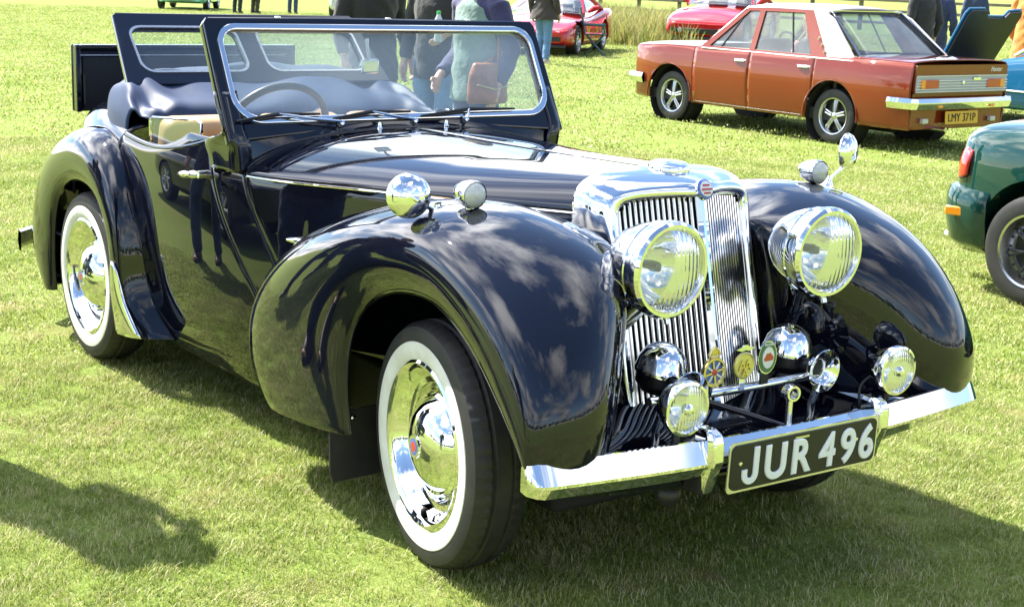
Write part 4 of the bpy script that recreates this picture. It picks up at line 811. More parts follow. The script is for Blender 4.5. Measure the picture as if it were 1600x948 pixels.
# ------------------------------------------------------------------ background cars
def boolean_cut(ob, cutters):
    """cut cylinders (verts, faces) out of ob and bake the result"""
    tmp = []
    for (V, F) in cutters:
        me = bpy.data.meshes.new('cut'); me.from_pydata([tuple(v) for v in V], [], F); c = bpy.data.objects.new('cut', me); COL.objects.link(c); tmp.append(c)
        bm = bmesh.new(); bm.from_mesh(me); bmesh.ops.recalc_face_normals(bm, faces=bm.faces); bm.to_mesh(me); bm.free()
        md = ob.modifiers.new('cut', 'BOOLEAN'); md.operation = 'DIFFERENCE'; md.solver = 'EXACT'; md.object = c
    par = ob.parent; ob.parent = None; nm = bake(ob, tmp); nm.shade_smooth(); nm.set_sharp_from_angle(angle=rad(32)); ob.parent = par
def simple_wheel(parent, c, side, R, W, style, tyre='rubber'):
    e = bpy.data.objects.new('wheel', None); COL.objects.link(e); e.parent = parent; e.location = c; e.rotation_euler = (0, 0, 0 if side < 0 else math.pi); e.empty_display_size = .1; ax = (0, -1, 0); h = W/2
    lathe('tyre', [(R*.62, -h*.9), (R*.85, -h*1.05), (R*.96, -h*.9), (R, -h*.5), (R, h*.5), (R*.96, h*.9), (R*.85, h*1.05), (R*.66, h*.95), (R*.63, h*.7)], tyre, e, axis=ax, n=48)
    rim = lathe('rim', [(R*.645, h*.90), (R*.66, h*1.0), (R*.62, h*.96), (R*.57, h*.55), (R*.54, h*.3), (R*.50, h*.15), (.02, h*.15)], 'alloy' if style != 'hub' else 'chrome', e, axis=ax, n=48, mats=['alloy', 'ink_black'], pm=[0, 0, 0, 1, 1, 1] if style == 'rostyle' else [0, 0, 0, 0, 0, 1] if style == 'mesh' else [0]*6)
    if style == 'rostyle':
        for k in range(5):
            a = 2*math.pi*k/5+.3
            for d in (-.13, .13):
                V, F = tube_vf([(math.cos(a+d*2.2)*R*.14, -h*.62, math.sin(a+d*2.2)*R*.14), (math.cos(a+d)*R*.36, -h*.60, math.sin(a+d)*R*.36), (math.cos(a+d*.8)*R*.57, -h*.42, math.sin(a+d*.8)*R*.57)], [R*.05, R*.045, R*.055], 8); mesh_obj('spoke', V, F, 'alloy', rim, 40)
        lathe('hub', [(.0, h*.85), (R*.10, h*.80), (R*.17, h*.62), (R*.18, h*.2)], 'alloy', rim, axis=ax, n=20)
    elif style == 'mesh':
        for k in range(14):
            a = 2*math.pi*k/14; b = a+.32*(1 if k % 2 else -1)
            V, F = tube_vf([(math.cos(a)*R*.10, -h*.55, math.sin(a)*R*.10), (math.cos(b)*R*.52, -h*.45, math.sin(b)*R*.52)], [R*.03, R*.022], 6); mesh_obj('spoke', V, F, 'steel_dark', rim, 40)
        for k in range(20):
            a = 2*math.pi*k/20; lathe('rim_bolt', [(.0, .008), (.006, .007), (.007, 0)], 'ink_black', rim, origin=(math.cos(a)*R*.535, -h*.36, math.sin(a)*R*.535), axis=ax, n=8)
        lathe('hub', [(.0, h*.80), (R*.09, h*.75), (R*.13, h*.5)], 'alloy', rim, axis=ax, n=20)
    elif style == 'alloy':
        for k in range(6):
            a = 2*math.pi*k/6; V, F = tube_vf([(math.cos(a)*R*.1, -h*.6, math.sin(a)*R*.1), (math.cos(a)*R*.55, -h*.5, math.sin(a)*R*.55)], [R*.08, R*.09], 8); mesh_obj('spoke', V, F, 'alloy', rim, 40)
        lathe('hub', [(.0, h*.75), (R*.13, h*.6), (R*.15, h*.2)], 'alloy', rim, axis=ax, n=18)
    else:
        lathe('hub_cap', [(.0, h*.95), (R*.18, h*.85), (R*.30, h*.5), (R*.34, h*.2)], 'chrome', rim, axis=ax, n=28)
    return e
def cyl_cut(x, z, r, y0, y1): return tube_vf([(x, y0, z), (x, y1, z)], r, 40)
def body_loft(name, st, mat, parent, wheels, nu=60, nv=44, arch=.36):
    """closed lower body from stations (x, half section from bottom to centre top); arches cut at wheels"""
    C = [[(x, -w, z) for w, z in sec]+[(x, w, z) for w, z in sec[-2::-1]] for x, sec in st]
    G = grid_pts(C, nu, nv); V = list(G.reshape(-1, 3)); F = grid_faces(nu, nv, True)
    F += [(i*nv, i*nv+nv-1, (i+1)*nv+nv-1, (i+1)*nv) for i in range(nu-1)][0:]   # floor
    F.append(tuple(range(nv))); F.append(tuple((nu-1)*nv+k for k in range(nv))[::-1])
    o = mesh_obj(name, V, F, mat, parent, 32); bm = bmesh.new(); bm.from_mesh(o.data); bmesh.ops.recalc_face_normals(bm, faces=bm.faces); bm.to_mesh(o.data); bm.free()
    o.data.materials.append(MAT['underbody'])
    if wheels: boolean_cut(o, [cyl_cut(x, z, arch, y, y+s*.32) for x, y, z, s in wheels])
    return o
def quad_patch(name, pts, mat, parent, th=.006, n=8, bulge=0.0):
    """four corner patch (a,b,c,d) slightly bulged along its normal"""
    a, b, c, d = [np.array(p, float) for p in pts]; nrm = np.cross(b-a, d-a); nrm /= np.linalg.norm(nrm); G = np.zeros((n, n, 3))
    for i in range(n):
        for j in range(n):
            u, v = i/(n-1), j/(n-1); G[i, j] = (a*(1-u)+b*u)*(1-v)+(d*(1-u)+c*u)*v+nrm*bulge*4*(u*(1-u)+v*(1-v))*.5
    return grid_obj(name, G, mat, parent, th=th)
def strip(name, pts, w, mat, parent, n=6): return tube(name, pts, w, mat, parent, n)

# ---- orange saloon seen from its rear left corner
SAL = root('saloon_car', 'orange-brown four-door saloon with pale vinyl roof and yellow number plate', 'car', (-7.33, 9.42, 0), rad(181.6), scale=.975)
shw = interp([-1.02, -.7, 0, 1.2, 2.4, 3.0, 3.2], [.765, .80, .808, .812, .805, .775, .72])
sprof = interp([.22, .32, .5, .68, .80, .92], [.955, .975, 1.0, 1.0, .985, .955])
sbelt = interp([-1.02, -.6, .2, 1.2, 2.1, 2.8, 3.2], [.905, .912, .895, .882, .875, .862, .835])
def spanel(name, xa, xb, s, nx=26, nz=14, ztop=None):
    G = []
    for x in np.linspace(xa, xb, nx):
        zb = .245
        for cx_ in (0, 2.5):
            if abs(x-cx_) < .365: zb = max(zb, .30+math.sqrt(.365**2-(x-cx_)**2))
        zt = sbelt(x); G.append([(x, s*shw(x)*sprof(z), z) for z in np.linspace(zb, zt, nz)])
    return grid_obj(name, np.array(G), 'orange_paint', SAL, flip=(s < 0), th=.015)
for s in (1, -1):
    for nm, xa, xb, nx in (('rear_wing', -1.0, .262, 70), ('rear_door', .270, 1.205, 30), ('front_door', 1.213, 2.105, 20), ('front_wing', 2.113, 3.18, 66)):
        p = spanel(nm, xa, xb, s, nx)
        if 'door' in nm:
            hx = xa+.14; yy = s*(shw(hx)*sprof(.77)+.02); tube('handle', [(hx-.07, yy, .775), (hx, yy+s*.008, .778), (hx+.07, yy, .775)], [.010, .014, .010], 'chrome', p, 8)
            box('handle_plate', (hx, yy-s*.012, .775), (.19, .012, .045), 'chrome', p, bev=.005)
    strip('side_strip', [(x, s*(shw(x)*sprof(.765)+.004), .765+.012*(x < 2.9)-.01*x/3) for x in np.linspace(-.97, 3.12, 40)], .007, 'dull_chrome', SAL)
    strip('sill_strip', [(x, s*(shw(x)*sprof(.27)+.004), .27) for x in np.linspace(.42, 2.1, 14)], .012, 'dull_chrome', SAL)
    for cx_ in (0, 2.5): strip('arch_trim', [(cx_+.372*math.cos(a), s*(shw(cx_)*sprof(.55)+.006), .30+.372*math.sin(a)) for a in np.linspace(-.1, math.pi+.1, 26)], .010, 'orange_paint', SAL)
    for cx_ in (0, 2.5): simple_wheel(SAL, (cx_, s*.675, .292), s, .292, .165, 'rostyle'); 
    lathe('wheel_well', [(.36, 0), (.36, .22), (.0, .22)], 'underbody', SAL, origin=(0, s*.78, .30), axis=(0, -s, 0), n=28); lathe('wheel_well', [(.36, 0), (.36, .22), (.0, .22)], 'underbody', SAL, origin=(2.5, s*.78, .30), axis=(0, -s, 0), n=28)
    box('side_repeater', (3.02, s*(shw(3.0)*.99+.004), .70), (.06, .012, .025), 'amber_lens', SAL, bev=.004)
# decks
def deck(name, xa, xb, z_in, mat='orange_paint', nx=24):
    G = []
    for x in np.linspace(xa, xb, nx):
        zt = sbelt(x); w = shw(x)*sprof(zt)
        G.append([(x, w*math.sin(a), zt+z_in(x)*max(0, 1-abs(math.sin(a))**3)**.7) for a in np.linspace(-math.pi/2, math.pi/2, 26)])
    return grid_obj(name, np.array(G), mat, SAL, th=.012, flip=True)
deck('boot_lid', -1.0, -.20, lambda x: .028); deck('bonnet', 1.98, 3.18, lambda x: .045)
box('cabin_floor', (1.0, 0, .30), (3.9, 1.46, .12), 'underbody', SAL)
box('cabin_wall', (.05, 0, .58), (.04, 1.4, .55), 'dark_interior', SAL); box('cabin_wall', (2.05, 0, .58), (.04, 1.4, .55), 'dark_interior', SAL)
# greenhouse
def gh(x, z, s): t = (z-.88)/.50; return (x, s*(.770-.175*t), z)
for s in (1, -1):
    ud = Vector((1, 0, 0)); vd = Vector((0, -s*.175, .50)).normalized(); lv = math.hypot(.175, .50); k = lv/.5
    Z = lambda z: (z-.88)*k
    fr = plate('door_frames', [[(.10, Z(.875)), (2.06, Z(.870)), (1.46, Z(1.355)), (.50, Z(1.365))], [(1.26, Z(.905)), (1.90, Z(.905)), (1.435, Z(1.320)), (1.275, Z(1.325))], [(.35, Z(.905)), (1.185, Z(.905)), (1.20, Z(1.325)), (.62, Z(1.330))]], (0, s*.770, .88), ud, vd, .028, 'orange_paint', SAL)
    plate('door_glass', [[(1.25, Z(.90)), (1.905, Z(.90)), (1.44, Z(1.325)), (1.27, Z(1.33))]], (0, s*.766, .88), ud, vd, .005, 'car_glass', fr); plate('door_glass', [[(.345, Z(.90)), (1.19, Z(.90)), (1.205, Z(1.33)), (.615, Z(1.335))]], (0, s*.766, .88), ud, vd, .005, 'car_glass', fr)
    strip('quarterlight_bar', [gh(1.72, .905, s), gh(1.52, 1.24, s)], .010, 'ink_black', fr); strip('quarterlight_bar', [gh(.62, .905, s), gh(.80, 1.33, s)], .010, 'ink_black', fr)
    plate('roof_pillar', [[(-.28, Z(.880)), (.105, Z(.878)), (.505, Z(1.37)), (.38, Z(1.375)), (.20, Z(1.30))]], (0, s*.774, .88), ud, vd, .030, 'vinyl_roof', SAL)
    for j in range(3): box('pillar_vent', (.165+.065*j, s*(.80-.175*(.14+.12*j)), .955+.065*j), (.014, .010, .045), 'dull_chrome', SAL, bev=.003, M=Matrix.Rotation(-.65, 3, 'Y'))
    strip('window_seal', [gh(1.262, .905, s), gh(1.905, .905, s), gh(1.438, 1.322, s), gh(1.276, 1.327, s), gh(1.262, .905, s)], .009, 'ink_black', fr); strip('window_seal', [gh(.352, .905, s), gh(1.187, .905, s), gh(1.202, 1.327, s), gh(.622, 1.332, s), gh(.352, .905, s)], .009, 'ink_black', fr)
    strip('belt_strip', [(x, s*.792, .882) for x in np.linspace(-.25, 2.0, 12)], .008, 'chrome', SAL)
G = []
for x in np.linspace(.30, 1.52, 22):
    e = (x-.92)/.64; zc = 1.408-.028*abs(e)**2.6; G.append([(x, .60*math.sin(a), zc-.050*abs(math.sin(a))**3.0) for a in np.linspace(-math.pi/2, math.pi/2, 26)])
grid_obj('roof', np.array(G), 'vinyl_roof', SAL, th=.02, flip=True)
for nm, pts in (('rear_screen', [(-.27, .70, .895), (-.27, -.70, .895), (.315, -.56, 1.355), (.315, .56, 1.355)]), ('windscreen', [(2.02, -.72, .90), (2.02, .72, .90), (1.50, .56, 1.355), (1.50, -.56, 1.355)])):
    g = quad_patch(nm, pts, 'car_glass', SAL, bulge=.02); P = [Vector(p) for p in pts]; strip('screen_trim', [P[0], P[1], P[2], P[3], P[0], P[1]], .018, 'black_trim', g); strip('screen_trim', [p*1.004+Vector((-.012 if nm[0] == 'r' else .012, 0, .01)) for p in (P[0], P[1], P[2], P[3], P[0], P[1])], .009, 'chrome', g)
for y in (-.36, .36): cushion('front_seat', (1.30, y, .72), (.14, .50, .62), 'dark_interior', SAL, rr=.05)
cushion('rear_seat', (.28, 0, .68), (.14, 1.25, .50), 'dark_interior', SAL, rr=.05); box('parcel_shelf', (.02, 0, .885), (.50, 1.3, .03), 'dark_interior', SAL)
lathe('steering_wheel', [(.17, -.01), (.185, 0), (.17, .01), (.155, 0)], 'ink_black', SAL, origin=(1.72, -.36, .92), axis=(-.9, 0, .45), n=28, closed=True)
# tail panel
TP = plate('tail_panel', [rrect(-.745, .745, .61, .895, .02)], (-1.005, 0, 0), (0, -1, 0), (0, 0, 1), .03, 'orange_paint', SAL)
plate('trim_panel', [rrect(-.735, .735, .625, .785, .015)], (-1.022, 0, 0), (0, -1, 0), (0, 0, 1), .012, 'silver_panel', TP)
for z in (.628, .655, .683, .711, .739, .785): box('trim_bar', (-1.034, 0, z), (.014, 1.47, .010), 'trim_silver', TP, bev=.002)
for s in (1, -1):
    lp = box('tail_lamp', (-1.034, s*.53, .705), (.022, .27, .088), 'dark_orange_lens', TP, bev=.006); box('indicator_lens', (-1.036, s*.64, .705), (.022, .06, .086), 'amber_lens', lp, bev=.004)
    box('reversing_lamp', (-1.02, s*.55, .335), (.05, .085, .05), 'clear_lens', SAL, bev=.008)
box('lock_plate', (-1.040, -.22, .752), (.012, .12, .03), 'chrome', TP, bev=.003)
text_mesh('boot_script', 'Hunter', .07, (-1.022, -.55, .825), (0, -1, 0), (0, 0, 1), .004, 'enamel_white', TP, shear=.35, sx=.9)
lathe('boot_emblem', [(.0, .006), (.018, .004), (.022, 0)], 'chrome', TP, origin=(-1.042, 0, .715), axis=(-1, 0, 0), n=16)
def bumper(name, x, hw, z, h, parent, sgn, wrap=.30):
    G = []
    for t in np.linspace(-1, 1, 40):
        if abs(t) < .78: y = t/.78*hw; xx = x+sgn*.02*(1-(t/.78)**2)
        else: q = (abs(t)-.78)/.22; y = math.copysign(hw+.045*math.sin(q*math.pi/2), t); xx = x-sgn*wrap*q
        nx_, ny_ = (sgn, 0) if abs(t) < .78 else (0, math.copysign(1, t))
        G.append([(xx-nx_*.02, y-ny_*.02, z+h/2), (xx+nx_*.012, y+ny_*.012, z+h*.46), (xx+nx_*.028, y+ny_*.028, z+.01), (xx+nx_*.020, y+ny_*.020, z-.02), (xx+nx_*.005, y+ny_*.005, z-h/2), (xx-nx_*.02, y-ny_*.02, z-h/2)])
    return grid_obj(name, np.array(G), 'chrome', parent, flip=(sgn > 0), cv=True, smooth=28)
bumper('rear_bumper', -1.07, .79, .515, .112, SAL, -1); bumper('front_bumper', 3.26, .77, .47, .12, SAL, 1)
for s in (1, -1): box('bumper_reflector', (-1.105, s*.42, .485), (.012, .07, .028), 'amber_lens', SAL, bev=.003)
NP = plate('rear_number_plate', [rrect(-.265, .265, .30, .43, .01)], (-1.085, 0, 0), (0, -1, 0), (.08, 0, 1), .006, 'plate_yellow', SAL)
text_mesh('plate_text', 'LMY 371P', .118, (-1.0655, 0, .325), (0, -1, 0), (.08, 0, 1), .003, 'ink_black', NP, sx=.92)
plate('valance', [rrect(-.74, .74, .25, .62, .04)], (-.985, 0, 0), (0, -1, 0), (0, 0, 1), .02, 'orange_paint', SAL)
tube('exhaust_pipe', [(-.5, .32, .24), (-1.0, .32, .25), (-1.12, .32, .25)], .024, 'dull_chrome', SAL, 12); tube('silencer', [(.35, .30, .22), (-.45, .30, .22)], .07, 'underbody', SAL, 12); tube('rear_axle', [(0, -.65, .28), (0, .65, .28)], .05, 'underbody', SAL, 8)
plate('front_grille', [rrect(-.70, .70, .50, .80, .03)], (3.19, 0, 0), (0, 1, 0), (0, 0, 1), .02, 'black_trim', SAL)
for s in (1, -1): lathe('headlamp', [(.0, .02), (.07, .015), (.085, 0), (.09, -.02)], 'clear_lens', SAL, origin=(3.205, s*.55, .66), axis=(1, 0, 0), n=24)
tube('wing_mirror', [(2.35, -.72, .90), (2.36, -.80, .97)], .012, 'chrome', SAL, 8)

# ---- dark green sports car at the right edge (only its tail is in the picture)
GRN = root('sports_car', 'dark green sports car tail with amber marker lamp and black wheel, at the right edge', 'car', (-1.36, 4.66, 0), 0.0)
gsec = lambda w, zb, zt, zc: [(w*.80, zb), (w*.96, zb+.06), (w, zb+.25), (w*.985, zt-.14), (w*.93, zt-.04), (w*.80, zt), (w*.4, zc-.005), (0, zc)]
GS = [(-.65, gsec(.62, .30, .80, .82)), (-.585, gsec(.72, .24, .87, .90)), (-.42, gsec(.80, .20, .905, .935)), (0, gsec(.835, .19, .93, .95)), (.6, gsec(.825, .18, .89, .885)), (1.3, gsec(.815, .18, .86, .87)), (2.0, gsec(.825, .18, .84, .87)), (2.5, gsec(.80, .19, .76, .80)), (2.9, gsec(.70, .25, .64, .67)), (3.1, gsec(.52, .32, .54, .56))]
body_loft('body', GS, 'green_paint', GRN, [(x, s*.86, .30, -s) for x in (0, 2.27) for s in (1, -1)], arch=.365)
for s in (1, -1):
    for x in (0, 2.27):
        simple_wheel(GRN, (x, s*.745, .295), s, .295, .20, 'mesh')
    lt = grid_obj('tail_lamp', grid_pts([[(-.66, s*.45, .60), (-.665, s*.45, .68), (-.64, s*.45, .755)], [(-.64, s*.60, .59), (-.645, s*.60, .68), (-.62, s*.60, .765)], [(-.56, s*.735, .60), (-.56, s*.735, .69), (-.54, s*.715, .775)], [(-.48, s*.785, .63), (-.47, s*.785, .70), (-.46, s*.77, .76)]], 16, 10), 'red_lens', GRN, flip=(s > 0), th=.015, off=1)
G = []
for t in np.linspace(-1, 1, 44):
    a = t*math.pi/2; y = .80*math.copysign(abs(math.sin(a))**.55, t); x = -.30-.42*math.cos(a)**.55
    n_ = Vector((-math.cos(a), math.sin(a), 0)); G.append([(x-n_.x*.05, y-n_.y*.05, .565), (x+n_.x*.015, y+n_.y*.015, .55), (x+n_.x*.035, y+n_.y*.035, .505), (x+n_.x*.03, y+n_.y*.03, .40), (x+n_.x*.005, y+n_.y*.005, .28), (x-n_.x*.06, y-n_.y*.06, .22)])
bpr = grid_obj('rear_bumper', np.array(G), 'green_paint', GRN, flip=True, smooth=40, th=.01)
for s in (1, -1): box('side_marker', (-.50, s*.832, .435), (.12, .02, .05), 'amber_lens', bpr, bev=.008, M=Matrix.Rotation(-s*.22, 3, 'Z'))
tube('exhaust_tip', [(-.70, -.45, .22), (-.84, -.45, .22)], .03, 'chrome', GRN, 14)
quad_patch('windscreen', [(1.35, -.68, .87), (1.35, .68, .87), (.95, .56, 1.20), (.95, -.56, 1.20)], 'car_glass', GRN, bulge=.03)
strip('screen_frame', [(1.35, -.70, .87), (.94, -.57, 1.21), (.94, .57, 1.21), (1.35, .70, .87)], .018, 'black_trim', GRN)
for y in (-.36, .36): cushion('seat', (.25, y, .82), (.14, .48, .55), 'dark_interior', GRN, rr=.05)

# ---- two red wedge sports cars in the distance
def wedge_car(name, label, loc, rz):
    e = root(name, label, 'car', loc, rz, 'red sports cars parked at the back')
    sec = lambda w, zb, zs, zc: [(w*.86, zb), (w*.98, zb+.05), (w, (zb+zs)/2), (w*.97, zs-.03), (w*.88, zs), (w*.4, zc), (0, zc+.005)]
    st = [(-1.05, sec(.82, .30, .82, .84)), (-.8, sec(.90, .22, .88, .90)), (0, sec(.92, .18, .84, .86)), (.9, sec(.91, .17, .76, .80)), (1.5, sec(.91, .17, .74, .79)), (2.1, sec(.92, .17, .72, .75)), (2.6, sec(.91, .18, .66, .68)), (3.05, sec(.87, .20, .56, .57)), (3.22, sec(.80, .24, .50, .505)), (3.26, sec(.76, .28, .46, .465))]
    body_loft('body', st, 'red_paint', e, [(x, s*.95, .31, -s) for x in (0, 2.45) for s in (1, -1)], arch=.37)
    for s in (1, -1):
        for x in (0, 2.45): simple_wheel(e, (x, s*.79, .305), s, .305, .22, 'alloy')
        quad_patch('side_glass', [(.05, s*.80, .88), (1.55, s*.82, .82), (.98, s*.60, 1.10), (.25, s*.60, 1.10)], 'car_glass', e, bulge=.01*s)
        strip('roof_pillar', [(1.66, s*.80, .80), (.98, s*.60, 1.115)], .035, 'red_paint', e, 8); strip('roof_pillar', [(-.25, s*.78, .86), (.22, s*.60, 1.115)], .05, 'red_paint', e, 8)
        mrr = multi('mirror', [tube_vf([(1.42, s*.84, .84), (1.40, s*.96, .92), (1.38, s*1.06, .94)], [.03, .06, .045], 10)], 'red_paint', e)
        lp = box('front_lamp', (3.20, s*.56, .455), (.06, .26, .085), 'clear_lens', e, bev=.01, M=Matrix.Rotation(-s*.18, 3, 'Z')); box('indicator', (3.165, s*.72, .455), (.06, .10, .083), 'amber_lens', lp, bev=.008, M=Matrix.Rotation(-s*.3, 3, 'Z'))
        lathe('driving_lamp', [(.0, .03), (.05, .025), (.06, 0)], 'clear_lens', e, origin=(3.255, s*.48, .345), axis=(1, 0, 0), n=18); box('intake', (3.235, s*.62, .345), (.06, .20, .095), 'ink_black', e, bev=.01)
    box('intake', (3.265, 0, .335), (.05, .80, .10), 'ink_black', e, bev=.01); box('front_spoiler', (3.22, 0, .20), (.14, 1.60, .07), 'black_trim', e, bev=.02)
    quad_patch('windscreen', [(1.72, -.78, .80), (1.72, .78, .80), (.98, .60, 1.115), (.98, -.60, 1.115)], 'car_glass', e, bulge=.05)
    G = np.array([[(x, .62*math.sin(a), 1.135-.03*abs(math.sin(a))**3-.02*abs(x-.6)**2) for a in np.linspace(-1.57, 1.57, 16)] for x in np.linspace(.18, 1.0, 10)]); grid_obj('roof', G, 'red_paint', e, th=.03, flip=True)
    quad_patch('rear_screen', [(-.35, .72, .88), (-.35, -.72, .88), (.20, -.58, 1.11), (.20, .58, 1.11)], 'car_glass', e, bulge=.02)
    for y in (-.35, .35): cushion('seat', (.55, y, .80), (.14, .48, .50), 'dark_interior', e, rr=.05)
    box('cabin_floor', (.7, 0, .55), (1.6, 1.3, .4), 'dark_interior', e)
    return e
hd = rad(-50)
wedge_car('wedge_sports_car', 'low red wedge sports car behind the person in the flared brown coat', (-22.75, 16.75, 0), hd)
wedge_car('wedge_sports_car', 'red sports car parked behind the roof of the orange saloon', (-24.3, 23.3, 0), rad(-58)).scale = (1, 1, 1.22)

# ---- blue coupe with its bonnet tipped forward, behind the saloon's tail
BLU = root('blue_coupe', 'metallic blue coupe with its bonnet raised, right of the orange saloon', 'car', (-6.75, 13.35, 0), rad(180))
bsec = lambda w, zb, zs, zc: [(w*.85, zb), (w*.97, zb+.06), (w, (zb+zs)/2), (w*.97, zs-.05), (w*.86, zs), (w*.4, zc), (0, zc+.005)]
body_loft('body', [(-1.5, bsec(.66, .34, .78, .80)), (-1.2, bsec(.76, .24, .86, .88)), (-.6, bsec(.80, .20, .88, .90)), (0.2, bsec(.80, .19, .86, .87)), (1.0, bsec(.80, .19, .85, .86)), (1.45, bsec(.80, .19, .80, .81)), (2.2, bsec(.79, .20, .60, .60)), (2.75, bsec(.70, .28, .52, .52))], 'blue_paint', BLU, [(x, s*.83, .29, -s) for x in (-.55, 1.85) for s in (1, -1)], arch=.34)
for s in (1, -1):
    for x in (-.55, 1.85): simple_wheel(BLU, (x, s*.69, .285), s, .285, .17, 'hub')
    strip('screen_pillar', [(1.35, s*.72, .84), (.72, s*.58, 1.22)], .022, 'chrome', BLU, 8); strip('roof_rail', [(.72, s*.58, 1.22), (-.1, s*.58, 1.23), (-.9, s*.66, .90)], .03, 'silver_paint', BLU, 8)
    quad_patch('side_glass', [(-.55, s*.74, .87), (1.10, s*.74, .86), (.66, s*.60, 1.19), (-.05, s*.60, 1.20)], 'car_glass', BLU)
    strip('quarterlight_bar', [(.88, s*.74, .87), (.66, s*.61, 1.18)], .012, 'chrome', BLU, 6)
    mm = lathe('door_mirror', [(.0, .04), (.04, .035), (.065, .01), (.07, -.01), (.0, -.015)], 'chrome', BLU, origin=(1.0, s*.88, .98), axis=(1, 0, 0), n=20); strip('mirror_stem', [(1.0, s*.80, .86), (1.0, s*.87, .95)], .012, 'chrome', mm)
    strip('side_trim', [(x, s*.807, .42) for x in np.linspace(-1.1, 2.2, 12)], .012, 'dull_chrome', BLU)
quad_patch('windscreen', [(1.37, -.72, .84), (1.37, .72, .84), (.72, .58, 1.22), (.72, -.58, 1.22)], 'car_glass', BLU, bulge=.03)
G = np.array([[(x, .60*math.sin(a), 1.245-.03*abs(math.sin(a))**3-.03*abs(x-.3)**2) for a in np.linspace(-1.57, 1.57, 16)] for x in np.linspace(-.15, .74, 10)]); grid_obj('roof', G, 'silver_paint', BLU, th=.03, flip=True)
box('engine_bay', (1.95, 0, .60), (1.0, 1.2, .10), 'underbody', BLU); cushion('seat_row', (.15, 0, .85), (.14, 1.15, .45), 'dark_interior', BLU, rr=.05)
bl = [(-.50, 0), (.50, 0), (.53, .76), (.50, .82), (.22, .83), (.12, .72), (-.24, .72), (-.28, .80), (-.50, .82), (-.53, .76)]
BN = plate('raised_bonnet', [bl], (2.75, -.15, .62), (0, 1, 0), (-.46, 0, .80), .03, 'black_trim', BLU, bev=.006)
plate('bonnet_skin', [[(a_*1.035, b_*1.02-.005) for a_, b_ in bl]], (2.785, -.15, .64), (0, 1, 0), (-.46, 0, .80), .035, 'blue_paint', BN, bev=.012)

# ---- pale turquoise car far at the upper left, and a pale car between the people
TEAL = root('small_car', 'pale turquoise small car far off at the upper left', 'car', (-43.7, 17.0, 0), rad(-32))
tsec = lambda w, zb, zs, zc: [(w*.85, zb), (w*.97, zb+.08), (w, (zb+zs)/2), (w*.97, zs-.06), (w*.84, zs), (w*.4, zc), (0, zc+.01)]
body_loft('body', [(-1.5, tsec(.60, .32, .72, .74)), (-1.2, tsec(.78, .22, .84, .87)), (0, tsec(.84, .20, .88, .90)), (.9, tsec(.84, .20, .86, .90)), (1.6, tsec(.80, .22, .78, .84)), (1.95, tsec(.66, .28, .66, .70))], 'teal_paint', TEAL, [(x, s*.86, .30, -s) for x in (-.9, 1.25) for s in (1, -1)], arch=.35)
body_loft('cabin', [(-1.0, [(.62, .86), (.66, .87), (.62, .89), (.3, .90), (0, .90)]), (-.5, [(.66, .86), (.68, .95), (.58, 1.28), (.3, 1.34), (0, 1.35)]), (.3, [(.66, .86), (.68, .95), (.58, 1.30), (.3, 1.37), (0, 1.38)]), (.95, [(.64, .86), (.66, .87), (.60, .90), (.3, .92), (0, .92)])], 'teal_paint', TEAL, None, 24, 20)
for s in (1, -1):
    for x in (-.9, 1.25): simple_wheel(TEAL, (x, s*.72, .29), s, .29, .17, 'hub')
    lathe('headlamp', [(.0, .03), (.07, .02), (.085, 0), (.085, -.05)], 'clear_lens', TEAL, origin=(1.88, s*.52, .60), axis=(1, 0, .1), n=18)
    quad_patch('side_glass', [(-.75, s*.672, .93), (.72, s*.672, .93), (.32, s*.592, 1.27), (-.48, s*.59, 1.26)], 'car_glass', TEAL)
quad_patch('windscreen', [(.92, -.60, .93), (.92, .60, .93), (.42, .50, 1.33), (.42, -.50, 1.33)], 'car_glass', TEAL, bulge=.02)
box('front_grille', (1.955, 0, .46), (.05, .42, .26), 'ink_black', TEAL, bev=.02); tube('front_bumper', [(1.80, -.70, .34), (1.99, -.35, .34), (2.0, .35, .34), (1.80, .70, .34)], .035, 'chrome', TEAL, 8)
PAL = root('pale_car', 'pale silver car far off behind the standing people', 'car', (-37.79, 20.19, 0), rad(140))
body_loft('body', [(-1.6, tsec(.64, .32, .72, .74)), (-1.2, tsec(.80, .22, .84, .87)), (0, tsec(.84, .20, .88, .90)), (.9, tsec(.84, .20, .86, .90)), (1.7, tsec(.80, .22, .78, .80)), (2.0, tsec(.66, .28, .66, .68))], 'silver_paint', PAL, [(x, s*.86, .30, -s) for x in (-.95, 1.3) for s in (1, -1)], arch=.35)
body_loft('cabin', [(-1.1, [(.62, .86), (.66, .87), (.62, .89), (.3, .90), (0, .90)]), (-.5, [(.66, .86), (.68, .95), (.58, 1.28), (.3, 1.34), (0, 1.35)]), (.2, [(.66, .86), (.68, .95), (.58, 1.28), (.3, 1.35), (0, 1.36)]), (.9, [(.64, .86), (.66, .87), (.60, .90), (.3, .92), (0, .92)])], 'dark_interior', PAL, None, 24, 20)
for s in (1, -1):
    for x in (-.95, 1.3): simple_wheel(PAL, (x, s*.72, .29), s, .29, .17, 'hub')
    box('tail_lamp', (-1.52, s*.52, .62), (.10, .16, .09), 'red_lens', PAL, bev=.01)

